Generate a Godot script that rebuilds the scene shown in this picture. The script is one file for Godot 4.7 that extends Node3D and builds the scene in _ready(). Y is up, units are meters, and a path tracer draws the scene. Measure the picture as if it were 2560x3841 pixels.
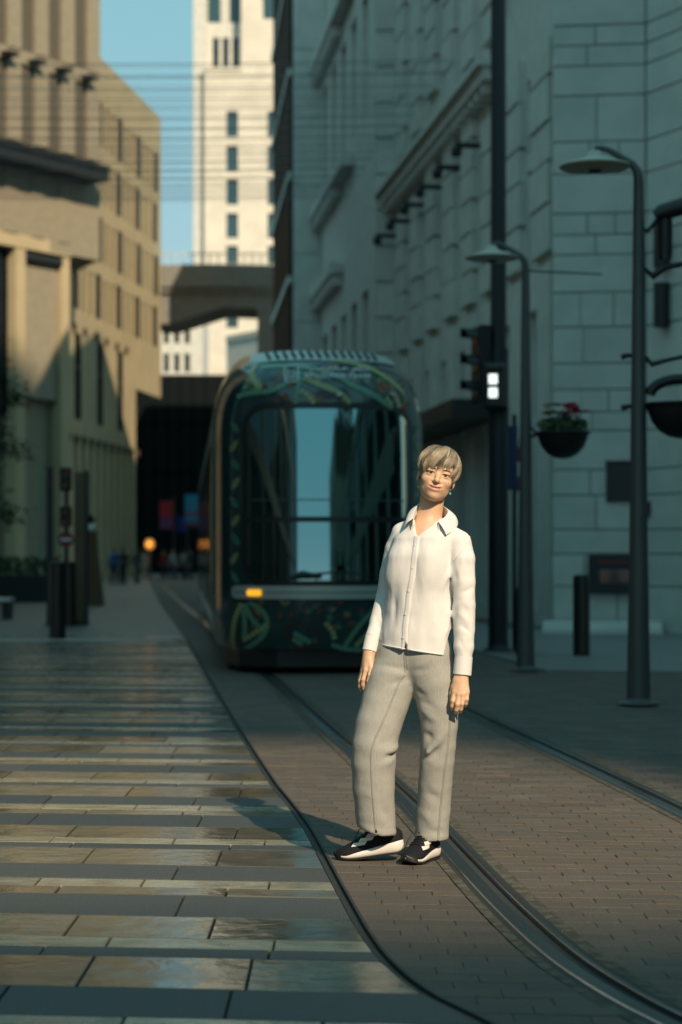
extends Node3D

# ---------------------------------------------------------------- helpers
var rng := RandomNumberGenerator.new()
var M := {}
var TX := {}
var taken := {}

func V(x: float, y: float, d: float) -> Vector3:      # x across the street, y up, d metres down the street
	return Vector3(x, y, -d)

func lin(r: float, g: float, b: float, a := 1.0) -> Color:
	return Color(r, g, b, a).linear_to_srgb()

class MB:
	var v := PackedVector3Array()
	var n := PackedVector3Array()
	var c := PackedColorArray()
	var u := PackedVector2Array()
	var ix := PackedInt32Array()
	var col := Color(1, 1, 1)
	var use_uv := false

	func vert(p: Vector3, nn: Vector3, uv := Vector2.ZERO) -> int:
		v.append(p); n.append(nn); c.append(col)
		u.append(uv)
		return v.size() - 1

	func tri_ids(a: int, b: int, d: int) -> void:       # counter-clockwise seen from outside
		ix.append(a); ix.append(d); ix.append(b)

	func quad(a: Vector3, b: Vector3, d: Vector3, e: Vector3) -> void:   # counter-clockwise seen from outside
		var nn := (b - a).cross(d - a)
		if nn.length_squared() < 1e-16:
			nn = (d - a).cross(e - a)
		nn = nn.normalized()
		var k := v.size()
		vert(a, nn, Vector2(0, 0)); vert(b, nn, Vector2(1, 0)); vert(d, nn, Vector2(1, 1)); vert(e, nn, Vector2(0, 1))
		tri_ids(k, k + 1, k + 2); tri_ids(k, k + 2, k + 3)

	func tri(a: Vector3, b: Vector3, d: Vector3) -> void:
		var nn := (b - a).cross(d - a).normalized()
		var k := v.size()
		vert(a, nn); vert(b, nn); vert(d, nn)
		tri_ids(k, k + 1, k + 2)

	func box(lo: Vector3, hi: Vector3, xf := Transform3D.IDENTITY) -> void:
		var p: Array[Vector3] = []
		for i in 8:
			p.append(xf * Vector3(hi.x if i & 1 else lo.x, hi.y if i & 2 else lo.y, hi.z if i & 4 else lo.z))
		quad(p[4], p[5], p[7], p[6]); quad(p[1], p[0], p[2], p[3])
		quad(p[5], p[1], p[3], p[7]); quad(p[0], p[4], p[6], p[2])
		quad(p[6], p[7], p[3], p[2]); quad(p[0], p[1], p[5], p[4])

	# a box whose front (+z local) edges are chamfered by b
	func cbox(lo: Vector3, hi: Vector3, b: float, xf := Transform3D.IDENTITY) -> void:
		var q := func(x, y, z): return xf * Vector3(x, y, z)
		var z0 := lo.z; var z1 := hi.z - b; var z2 := hi.z
		var o := [Vector2(lo.x, lo.y), Vector2(hi.x, lo.y), Vector2(hi.x, hi.y), Vector2(lo.x, hi.y)]
		var i2 := [Vector2(lo.x + b, lo.y + b), Vector2(hi.x - b, lo.y + b), Vector2(hi.x - b, hi.y - b), Vector2(lo.x + b, hi.y - b)]
		quad(q.call(i2[0].x, i2[0].y, z2), q.call(i2[1].x, i2[1].y, z2), q.call(i2[2].x, i2[2].y, z2), q.call(i2[3].x, i2[3].y, z2))
		for i in 4:
			var j := (i + 1) % 4
			quad(q.call(o[i].x, o[i].y, z1), q.call(o[j].x, o[j].y, z1), q.call(i2[j].x, i2[j].y, z2), q.call(i2[i].x, i2[i].y, z2))
			quad(q.call(o[i].x, o[i].y, z0), q.call(o[j].x, o[j].y, z0), q.call(o[j].x, o[j].y, z1), q.call(o[i].x, o[i].y, z1))
		quad(q.call(o[1].x, o[1].y, z0), q.call(o[0].x, o[0].y, z0), q.call(o[3].x, o[3].y, z0), q.call(o[2].x, o[2].y, z0))

	# a vertical prism over a plan polygon (counter-clockwise seen from above in x, -d axes given as Vector2(x, z))
	func prism(poly: Array, y0: float, y1: float) -> void:
		var area := 0.0
		for i in poly.size():
			var a: Vector2 = poly[i]; var b: Vector2 = poly[(i + 1) % poly.size()]
			area += a.x * b.y - b.x * a.y
		var pp := poly.duplicate()
		if area > 0: pp.reverse()
		var m := pp.size()
		for i in m:
			var a: Vector2 = pp[i]; var b: Vector2 = pp[(i + 1) % m]
			quad(Vector3(a.x, y0, a.y), Vector3(b.x, y0, b.y), Vector3(b.x, y1, b.y), Vector3(a.x, y1, a.y))
		var tri2 := Geometry2D.triangulate_polygon(PackedVector2Array(pp))
		for t in range(0, tri2.size(), 3):
			var p: Array = [pp[tri2[t]], pp[tri2[t + 1]], pp[tri2[t + 2]]]
			for s in 2:
				var y := y1 if s == 0 else y0
				var q: Array = [Vector3(p[0].x, y, p[0].y), Vector3(p[1].x, y, p[1].y), Vector3(p[2].x, y, p[2].y)]
				var up: bool = (q[1] - q[0]).cross(q[2] - q[0]).y > 0
				if up == (s == 0): tri(q[0], q[1], q[2])
				else: tri(q[0], q[2], q[1])

	# a tube through points with a radius at each, smooth
	func tube(pts: Array, rad: Array, sides := 10, caps := true, flat := 1.0) -> void:
		var m := pts.size()
		var t0: Vector3 = (pts[1] - pts[0]).normalized()
		var up := Vector3.UP if absf(t0.y) < 0.9 else Vector3.RIGHT
		var s := t0.cross(up).normalized()
		var rings := []
		for i in m:
			var t: Vector3 = (pts[mini(i + 1, m - 1)] - pts[maxi(i - 1, 0)]).normalized()
			s = (s - t * s.dot(t)).normalized()
			var w := t.cross(s).normalized()
			var first := v.size()
			for k in sides:
				var a := TAU * k / sides
				var nn := s * cos(a) + w * sin(a)
				vert(pts[i] + (s * cos(a) + w * sin(a) * flat) * rad[i], nn, Vector2(float(k) / sides, float(i)))
			rings.append(first)
			if caps and (i == 0 or i == m - 1):
				var cn := -t if i == 0 else t
				var ce := vert(pts[i], cn)
				var ring: Array = []
				for k in sides:
					var a := TAU * k / sides
					ring.append(vert(pts[i] + (s * cos(a) + w * sin(a) * flat) * rad[i], cn))
				for k in sides:
					if i == 0: tri_ids(ce, ring[(k + 1) % sides], ring[k])
					else: tri_ids(ce, ring[k], ring[(k + 1) % sides])
		for i in m - 1:
			for k in sides:
				var a: int = rings[i] + k; var b: int = rings[i] + (k + 1) % sides
				var d: int = rings[i + 1] + (k + 1) % sides; var e: int = rings[i + 1] + k
				tri_ids(a, b, d); tri_ids(a, d, e)

	# a lathe about the y axis at o; profile of Vector2(radius, y) from bottom to top
	func lathe(o: Vector3, prof: Array, sides := 20, sx := 1.0, sz := 1.0) -> void:
		var m := prof.size()
		var first := v.size()
		for i in m:
			var a: Vector2 = prof[maxi(i - 1, 0)]; var b: Vector2 = prof[mini(i + 1, m - 1)]
			var t := (b - a).normalized()
			for k in sides:
				var an := TAU * k / sides
				var nn := Vector3(cos(an) * t.y, -t.x, sin(an) * t.y).normalized()
				vert(o + Vector3(cos(an) * prof[i].x * sx, prof[i].y, sin(an) * prof[i].x * sz), nn, Vector2(float(k) / sides, float(i) / m))
		for i in m - 1:
			for k in sides:
				var a := first + i * sides + k; var b := first + i * sides + (k + 1) % sides
				var d := b + sides; var e := a + sides
				tri_ids(a, d, b); tri_ids(a, e, d)

	# a smooth grid of points, rows of equal length; outside = side where rows x columns run counter-clockwise
	func grid(rows: Array, flip := false) -> void:
		var h := rows.size(); var w: int = rows[0].size()
		var first := v.size()
		for i in h:
			for j in w:
				var du: Vector3 = rows[i][mini(j + 1, w - 1)] - rows[i][maxi(j - 1, 0)]
				var dv: Vector3 = rows[mini(i + 1, h - 1)][j] - rows[maxi(i - 1, 0)][j]
				var nn := du.cross(dv).normalized()
				if flip: nn = -nn
				vert(rows[i][j], nn, Vector2(float(j) / (w - 1), float(i) / (h - 1)))
		for i in h - 1:
			for j in w - 1:
				var a := first + i * w + j
				if flip:
					tri_ids(a, a + w + 1, a + 1); tri_ids(a, a + w, a + w + 1)
				else:
					tri_ids(a, a + 1, a + w + 1); tri_ids(a, a + w + 1, a + w)

	func mesh(tint := false) -> ArrayMesh:
		var a := []
		a.resize(Mesh.ARRAY_MAX)
		a[Mesh.ARRAY_VERTEX] = v; a[Mesh.ARRAY_NORMAL] = n; a[Mesh.ARRAY_INDEX] = ix
		if use_uv: a[Mesh.ARRAY_TEX_UV] = u
		if tint: a[Mesh.ARRAY_COLOR] = c
		var m := ArrayMesh.new()
		m.add_surface_from_arrays(Mesh.PRIMITIVE_TRIANGLES, a)
		return m

func numbered(called: String) -> String:
	if not taken.has(called):
		taken[called] = 0
		return called
	taken[called] += 1
	return "%s_%03d" % [called, taken[called]]

# a mesh as a part of parent, or as a thing of its own
func obj(called: String, mb: MB, m: Material, parent: Node = null, tint := false) -> MeshInstance3D:
	var o := MeshInstance3D.new()
	o.mesh = mb.mesh(tint)
	o.material_override = m
	if parent == null:
		o.name = numbered(called)
		add_child(o)
	else:
		o.name = called
		parent.add_child(o, true)
	return o

func inst(called: String, mesh: Mesh, m: Material, parent: Node, xf: Transform3D) -> MeshInstance3D:
	var o := MeshInstance3D.new()
	o.mesh = mesh
	o.material_override = m
	o.name = called
	o.transform = xf
	parent.add_child(o, true)
	return o

func thing(called: String, label: String, category: String, at := Vector3.ZERO, turn := 0.0, group := "") -> Node3D:
	var o := Node3D.new()
	o.name = numbered(called)
	add_child(o)
	o.position = at
	o.rotation.y = turn
	tag(o, label, category, group)
	return o

func tag(o: Node, label: String, category: String, group := "") -> void:
	o.set_meta("label", label)
	o.set_meta("category", category)
	if group != "": o.set_meta("group", group)

func place(called: String, at := Vector3.ZERO) -> Node3D:      # a piece of the setting
	var o := Node3D.new()
	o.name = called
	o.position = at
	add_child(o)
	o.set_meta("kind", "structure")
	return o

func noise_tex(key: String, freq: float, stops: Array, octaves := 4, sx := 512, sy := 512, bump := 0.0, kind := FastNoiseLite.TYPE_SIMPLEX_SMOOTH, stretch := Vector2.ONE) -> Texture2D:
	if TX.has(key): return TX[key]
	var f := FastNoiseLite.new()
	f.noise_type = kind
	f.frequency = freq
	f.fractal_octaves = octaves
	f.seed = key.hash() % 1000
	var im: Image
	if stretch != Vector2.ONE:
		im = Image.create(sx, sy, false, Image.FORMAT_L8)
		for y in sy:
			for x in sx:
				var a := TAU * x / sx; var b := TAU * y / sy
				var val := f.get_noise_3d(cos(a) * sx / TAU * stretch.x, sin(a) * sx / TAU * stretch.x, sin(b) * sy / TAU * stretch.y + 7.0)
				var g := clampf(val * 0.7 + 0.5, 0, 1)
				im.set_pixel(x, y, Color(g, g, g))
	else:
		im = f.get_seamless_image(sx, sy)
	if bump > 0.0:
		im.convert(Image.FORMAT_RGBA8)
		im.bump_map_to_normal_map(bump)
		TX[key] = ImageTexture.create_from_image(im)
		return TX[key]
	var gr := Gradient.new()
	var offs := PackedFloat32Array(); var cols := PackedColorArray()
	for s in stops:
		offs.append(s[0]); cols.append(s[1])
	gr.offsets = offs; gr.colors = cols
	var lut := PackedByteArray()
	for i in 256:
		var q := gr.sample(i / 255.0)
		lut.append(int(clampf(q.r, 0, 1) * 255)); lut.append(int(clampf(q.g, 0, 1) * 255)); lut.append(int(clampf(q.b, 0, 1) * 255))
	im.convert(Image.FORMAT_L8)
	var src := im.get_data()
	var out := PackedByteArray()
	out.resize(src.size() * 3)
	for i in src.size():
		var k := src[i] * 3
		out[i * 3] = lut[k]; out[i * 3 + 1] = lut[k + 1]; out[i * 3 + 2] = lut[k + 2]
	TX[key] = ImageTexture.create_from_image(Image.create_from_data(sx, sy, false, Image.FORMAT_RGB8, out))
	return TX[key]

func grey_stops(lo: float, hi: float) -> Array:
	return [[0.0, Color(lo, lo, lo)], [0.3, Color(lo, lo, lo)], [0.7, Color(hi, hi, hi)], [1.0, Color(hi, hi, hi)]]

func mat(key: String, col: Color, rough := 0.8, metal := 0.0, spec := 0.5) -> StandardMaterial3D:
	if M.has(key): return M[key]
	var m := StandardMaterial3D.new()
	m.albedo_color = col
	m.roughness = rough
	m.metallic = metal
	m.metallic_specular = spec
	m.resource_name = key
	M[key] = m
	return m

# the same with a tone texture and a relief laid on all sides at the given repeats per metre
func stone(key: String, col: Color, tex: Texture2D, per_m: float, rough := 0.8, relief: Texture2D = null, strength := 1.0, spec := 0.5) -> StandardMaterial3D:
	if M.has(key): return M[key]
	var m := mat(key, col, rough, 0.0, spec)
	m.albedo_texture = tex
	m.uv1_triplanar = true
	m.uv1_world_triplanar = true
	m.uv1_scale = Vector3.ONE * per_m
	if relief:
		m.normal_enabled = true
		m.normal_texture = relief
		m.normal_scale = strength
	return m

func tinted(key: String, from: StandardMaterial3D, col: Color) -> StandardMaterial3D:
	if M.has(key): return M[key]
	var m: StandardMaterial3D = from.duplicate()
	m.albedo_color = col
	m.resource_name = key
	M[key] = m
	return m

func along(pts: Array, n: int) -> Array:      # n points on a smooth curve through pts
	var c := Curve3D.new()
	c.bake_interval = maxf((pts[0] as Vector3).distance_to(pts[pts.size() - 1]) / 120.0, 0.0008)
	for i in pts.size():
		var t: Vector3 = (pts[mini(i + 1, pts.size() - 1)] - pts[maxi(i - 1, 0)]) / 6.0
		c.add_point(pts[i], -t, t)
	var out := []
	var L := c.get_baked_length()
	for i in n:
		out.append(c.sample_baked(L * i / (n - 1), true))
	return out

func fill(k: int, val) -> Array:
	var a := []
	a.resize(k); a.fill(val)
	return a

func taper(k: int, a: float, b: float) -> Array:
	var o := []
	for i in k: o.append(lerpf(a, b, float(i) / maxi(k - 1, 1)))
	return o

# ---------------------------------------------------------------- the scene
func _ready() -> void:
	rng.seed = 4711
	# camera: a short telephoto at chest height, lens shifted up a little so that verticals stay upright
	var cam := Camera3D.new()
	cam.name = "camera"
	add_child(cam)
	var att := CameraAttributesPhysical.new()
	att.frustum_focal_length = 70.0
	att.frustum_near = 0.05
	att.frustum_far = 900.0
	att.frustum_focus_distance = 7.95
	att.exposure_aperture = 2.4
	cam.attributes = att
	cam.near = 0.05
	cam.far = 900.0
	cam.set_frustum(0.05 * 2.0 * 1920.5 / 7500.0, Vector2(0, 0.05 * 174.5 / 7500.0), 0.05, 900.0)
	cam.position = Vector3(0, 1.22, 0)
	cam.current = true

	# sky, exposure
	var sk := ProceduralSkyMaterial.new()
	sk.sky_top_color = lin(0.145, 0.365, 0.43)
	sk.sky_horizon_color = lin(0.49, 0.56, 0.60)
	sk.sky_curve = 0.1
	sk.ground_bottom_color = lin(0.05, 0.06, 0.06)
	sk.ground_horizon_color = lin(0.14, 0.15, 0.15)
	sk.sun_angle_max = 1.0
	var sky := Sky.new()
	sky.sky_material = sk
	var env := Environment.new()
	env.background_mode = Environment.BG_SKY
	env.sky = sky
	env.tonemap_mode = Environment.TONE_MAPPER_LINEAR
	env.tonemap_exposure = 1.4
	env.sdfgi_enabled = true
	env.ssao_enabled = true
	env.ssil_enabled = true
	var we := WorldEnvironment.new()
	we.name = "world_environment"
	we.environment = env
	add_child(we)

	# the sun: behind the camera and to its right, about 36 degrees high
	var sun := DirectionalLight3D.new()
	sun.name = "sun"
	sun.light_color = Color(1.0, 0.90, 0.765)
	sun.light_energy = 1.15
	sun.light_angular_distance = 0.5
	sun.shadow_enabled = true
	add_child(sun)
	sun.look_at_from_position(Vector3.ZERO, Vector3(-0.83, -1.5, -1.9), Vector3.UP)

	materials()
	ground()
	right_buildings()
	left_buildings()
	far_buildings()
	tram()
	street_furniture()
	pedestrians()
	woman()

func materials() -> void:
	var soft := noise_tex("tone_soft", 0.012, grey_stops(0.955, 1.0), 5)
	var blot := noise_tex("tone_blot", 0.02, grey_stops(0.72, 1.0), 5)
	var grain := noise_tex("tone_grain", 0.35, [[0.0, Color(0.55, 0.55, 0.55)], [0.4, Color(0.75, 0.75, 0.75)], [0.6, Color(0.95, 0.95, 0.95)], [1.0, Color(1, 1, 1)]], 3)
	var fine := noise_tex("relief_fine", 0.12, [], 4, 512, 512, 6.0)
	var rough_n := noise_tex("relief_coarse", 0.03, [], 5, 512, 512, 8.0)
	var vein := noise_tex("tone_vein", 0.03, [[0.0, Color(0.74, 0.72, 0.68)], [0.35, Color(0.87, 0.85, 0.81)], [0.55, Color(0.96, 0.95, 0.92)], [1.0, Color(1, 1, 1)]], 5, 512, 512, 0.0, FastNoiseLite.TYPE_SIMPLEX_SMOOTH, Vector2(0.35, 1.6))
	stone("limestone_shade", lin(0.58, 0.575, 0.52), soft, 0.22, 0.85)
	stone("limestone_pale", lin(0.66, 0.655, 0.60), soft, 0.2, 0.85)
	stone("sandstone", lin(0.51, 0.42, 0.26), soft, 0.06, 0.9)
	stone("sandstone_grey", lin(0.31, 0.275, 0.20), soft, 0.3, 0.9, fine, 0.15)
	stone("rough_stone", lin(0.15, 0.135, 0.105), grain, 0.12, 0.95, rough_n, 0.25)
	stone("white_stone", lin(0.74, 0.69, 0.59), soft, 0.06, 0.9)
	stone("mortar", lin(0.24, 0.24, 0.215), soft, 0.5, 0.95)
	stone("granite_a", lin(0.088, 0.092, 0.09), grain, 1.3, 0.62, fine, 0.5)
	stone("granite_b", lin(0.074, 0.078, 0.077), grain, 1.1, 0.58, fine, 0.5)
	stone("granite_c", lin(0.10, 0.102, 0.098), grain, 1.2, 0.66, fine, 0.5)
	stone("polished_a", lin(0.165, 0.15, 0.115), vein, 0.55, 0.16, rough_n, 0.05)
	stone("polished_b", lin(0.125, 0.115, 0.092), vein, 0.5, 0.13, rough_n, 0.04)
	stone("polished_c", lin(0.20, 0.18, 0.14), vein, 0.6, 0.2, rough_n, 0.06)
	stone("cream_a", lin(0.31, 0.285, 0.215), vein, 0.7, 0.24, rough_n, 0.05)
	stone("cream_b", lin(0.26, 0.24, 0.19), vein, 0.6, 0.28, rough_n, 0.06)
	for k in ["polished_a", "polished_b", "polished_c", "cream_a", "cream_b"]:
		M[k].roughness_texture = noise_tex("polish_wear", 0.016, [[0.0, Color(0.6, 0.6, 0.6)], [0.4, Color(0.72, 0.72, 0.72)], [0.68, Color(1, 1, 1)], [1.0, Color(1, 1, 1)]], 5)
		M[k].roughness *= 1.3
	stone("joint_dark", lin(0.045, 0.047, 0.045), grain, 1.0, 0.9)
	var pv := stone("paver", lin(1, 1, 1), grain, 1.7, 0.78, fine, 0.9)
	pv.vertex_color_use_as_albedo = true
	for k in 6:
		var t: float = [0.9, 1.0, 1.12, 0.82, 1.05, 0.96][k]
		var hue: Array = [[0.172, 0.134, 0.106], [0.162, 0.132, 0.108], [0.152, 0.120, 0.094], [0.172, 0.142, 0.116], [0.140, 0.114, 0.092], [0.180, 0.138, 0.102]][k]
		tinted("paver_%d" % k, stone("paver_plain", lin(1, 1, 1), grain, 1.7, 0.78, fine, 0.9), lin(hue[0] * t, hue[1] * t, hue[2] * t))
	mat("rail_steel", lin(0.22, 0.225, 0.23), 0.24, 0.9)
	mat("rail_groove", lin(0.03, 0.03, 0.03), 0.6, 0.4)
	stone("bridge_stone", lin(0.25, 0.25, 0.235), soft, 0.2, 0.9)
	mat("rail_dark", lin(0.022, 0.022, 0.021), 0.7)
	stone("track_mortar", lin(0.12, 0.105, 0.075), blot, 1.2, 0.85, fine, 0.8)
	stone("far_ground", lin(0.185, 0.185, 0.175), soft, 0.25, 0.5, fine, 0.3)
	stone("far_plaza", lin(0.155, 0.148, 0.127), grain, 0.8, 0.5, fine, 0.3)
	stone("far_lane", lin(0.163, 0.130, 0.103), grain, 1.7, 0.78, fine, 0.5)
	stone("base_ground", lin(0.10, 0.10, 0.095), soft, 0.2, 0.85)
	mat("dark_glass", lin(0.012, 0.018, 0.02), 0.06, 0.0, 0.7)
	mat("smoked_panel", lin(0.008, 0.012, 0.014), 0.6, 0.0, 0.15)
	mat("blue_glass", lin(0.03, 0.075, 0.09), 0.05, 0.0, 0.9)
	mat("dark_metal", lin(0.02, 0.024, 0.026), 0.5, 0.3)
	mat("black_paint", lin(0.012, 0.013, 0.014), 0.45)
	mat("pole_grey", lin(0.085, 0.092, 0.09), 0.45, 0.2)
	mat("pole_dark", lin(0.018, 0.021, 0.024), 0.5, 0.2)
	mat("lamp_cream", lin(0.45, 0.43, 0.34), 0.5)
	mat("bronze", lin(0.16, 0.115, 0.055), 0.45, 0.6)
	mat("timber", lin(0.12, 0.08, 0.04), 0.7)
	mat("shutter_brown", lin(0.055, 0.038, 0.02), 0.7)
	stone("blind_panel", lin(0.26, 0.22, 0.13), soft, 0.4, 0.9)
	mat("cable_grey", lin(0.16, 0.19, 0.19), 0.6, 0.3)
	mat("red_paint", lin(0.22, 0.015, 0.012), 0.5)
	mat("white_paint", lin(0.7, 0.7, 0.68), 0.6)
	mat("blue_paint", lin(0.01, 0.03, 0.09), 0.5)

# ---------------------------------------------------------------- ground
const BORDER := [[3.6, 1.02], [4.4, 0.66], [5.24, 0.381], [5.617, 0.237], [6.18, 0.122], [7.18, 0.019], [8.99, -0.143], [9.97, -0.255], [10.85, -0.365], [14.98, -0.80], [31.8, -2.51], [60.0, -5.5], [130.0, -12.6]]
const RAIL := [[3.6, 1.35], [4.4, 1.07], [5.24, 0.847], [5.515, 0.767], [6.06, 0.658], [6.88, 0.564], [7.88, 0.479], [9.51, 0.351], [10.48, 0.265], [13.0, 0.012], [20.56, -0.767], [31.8, -1.95], [60.0, -4.94], [130.0, -12.0]]

func curve_at(tab: Array, d: float) -> float:
	var k := 0
	while k < tab.size() - 2 and tab[k + 1][0] < d: k += 1
	var p0: Array = tab[maxi(k - 1, 0)]; var p1: Array = tab[k]; var p2: Array = tab[k + 1]; var p3: Array = tab[mini(k + 2, tab.size() - 1)]
	var t: float = (d - p1[0]) / (p2[0] - p1[0])
	var h: float = p2[0] - p1[0]
	var m1: float = (p2[1] - p0[1]) / maxf(p2[0] - p0[0], 0.01) * h
	var m2: float = (p3[1] - p1[1]) / maxf(p3[0] - p1[0], 0.01) * h
	if t > 1.0: return p2[1] + (d - p2[0]) * m2 / h
	var t2 := t * t; var t3 := t2 * t
	return (2 * t3 - 3 * t2 + 1) * p1[1] + (t3 - 2 * t2 + t) * m1 + (-2 * t3 + 3 * t2) * p2[1] + (t3 - t2) * m2

func border_x(d: float) -> float: return curve_at(BORDER, d)
func rail_x(d: float) -> float: return curve_at(RAIL, d)
const GAUGE := 1.265
const SKEW := 0.10           # stone courses run a little across the street: q = d + SKEW * x

# a stone with a chamfered top over the plan quad a, b, c, e ((x, d) pairs, any order round)
func slab(mb: MB, p: Array, y0: float, y1: float, bev: float) -> void:
	var area := 0.0
	for i in 4:
		var a: Vector2 = p[i]; var b: Vector2 = p[(i + 1) % 4]
		area += a.x * b.y - b.x * a.y
	var q := p.duplicate()
	if area < 0: q.reverse()
	var mid: Vector2 = (q[0] + q[1] + q[2] + q[3]) / 4.0
	var inn := []
	for i in 4:
		var e1: Vector2 = (q[(i + 3) % 4] - q[i]).normalized(); var e2: Vector2 = (q[(i + 1) % 4] - q[i]).normalized()
		inn.append(q[i] + (e1 + e2) * bev)
	mb.quad(V(inn[0].x, y1, inn[0].y), V(inn[1].x, y1, inn[1].y), V(inn[2].x, y1, inn[2].y), V(inn[3].x, y1, inn[3].y))
	for i in 4:
		var j := (i + 1) % 4
		mb.quad(V(q[i].x, y1 - bev, q[i].y), V(q[j].x, y1 - bev, q[j].y), V(inn[j].x, y1, inn[j].y), V(inn[i].x, y1, inn[i].y))
		mb.quad(V(q[i].x, y0, q[i].y), V(q[j].x, y0, q[j].y), V(q[j].x, y1 - bev, q[j].y), V(q[i].x, y1 - bev, q[i].y))

# the stretch of a course [q0, q1] between x0 and x1, its ends following fx at both courses' edges
func course_x(f: Callable, q: float) -> float:      # x where the curve f crosses the line d + SKEW x = q
	var x := 0.0
	for k in 6: x = f.call(q - SKEW * x)
	return x

func ribbon(mb: MB, f: Callable, d0: float, d1: float, step: float, prof: Array) -> void:
	var rows := []
	var d := d0
	while d <= d1 + 1e-4:
		var x: float = f.call(d)
		var s: float = (f.call(d + 0.05) - f.call(d - 0.05)) / 0.1
		var nn := Vector2(1, -s).normalized()
		var row := []
		for p in prof: row.append(V(x + nn.x * p[0], p[1], d + nn.y * p[0]))
		rows.append(row)
		d += step
	for i in rows.size() - 1:
		for j in prof.size() - 1:
			mb.quad(rows[i][j], rows[i][j + 1], rows[i + 1][j + 1], rows[i + 1][j])

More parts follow.
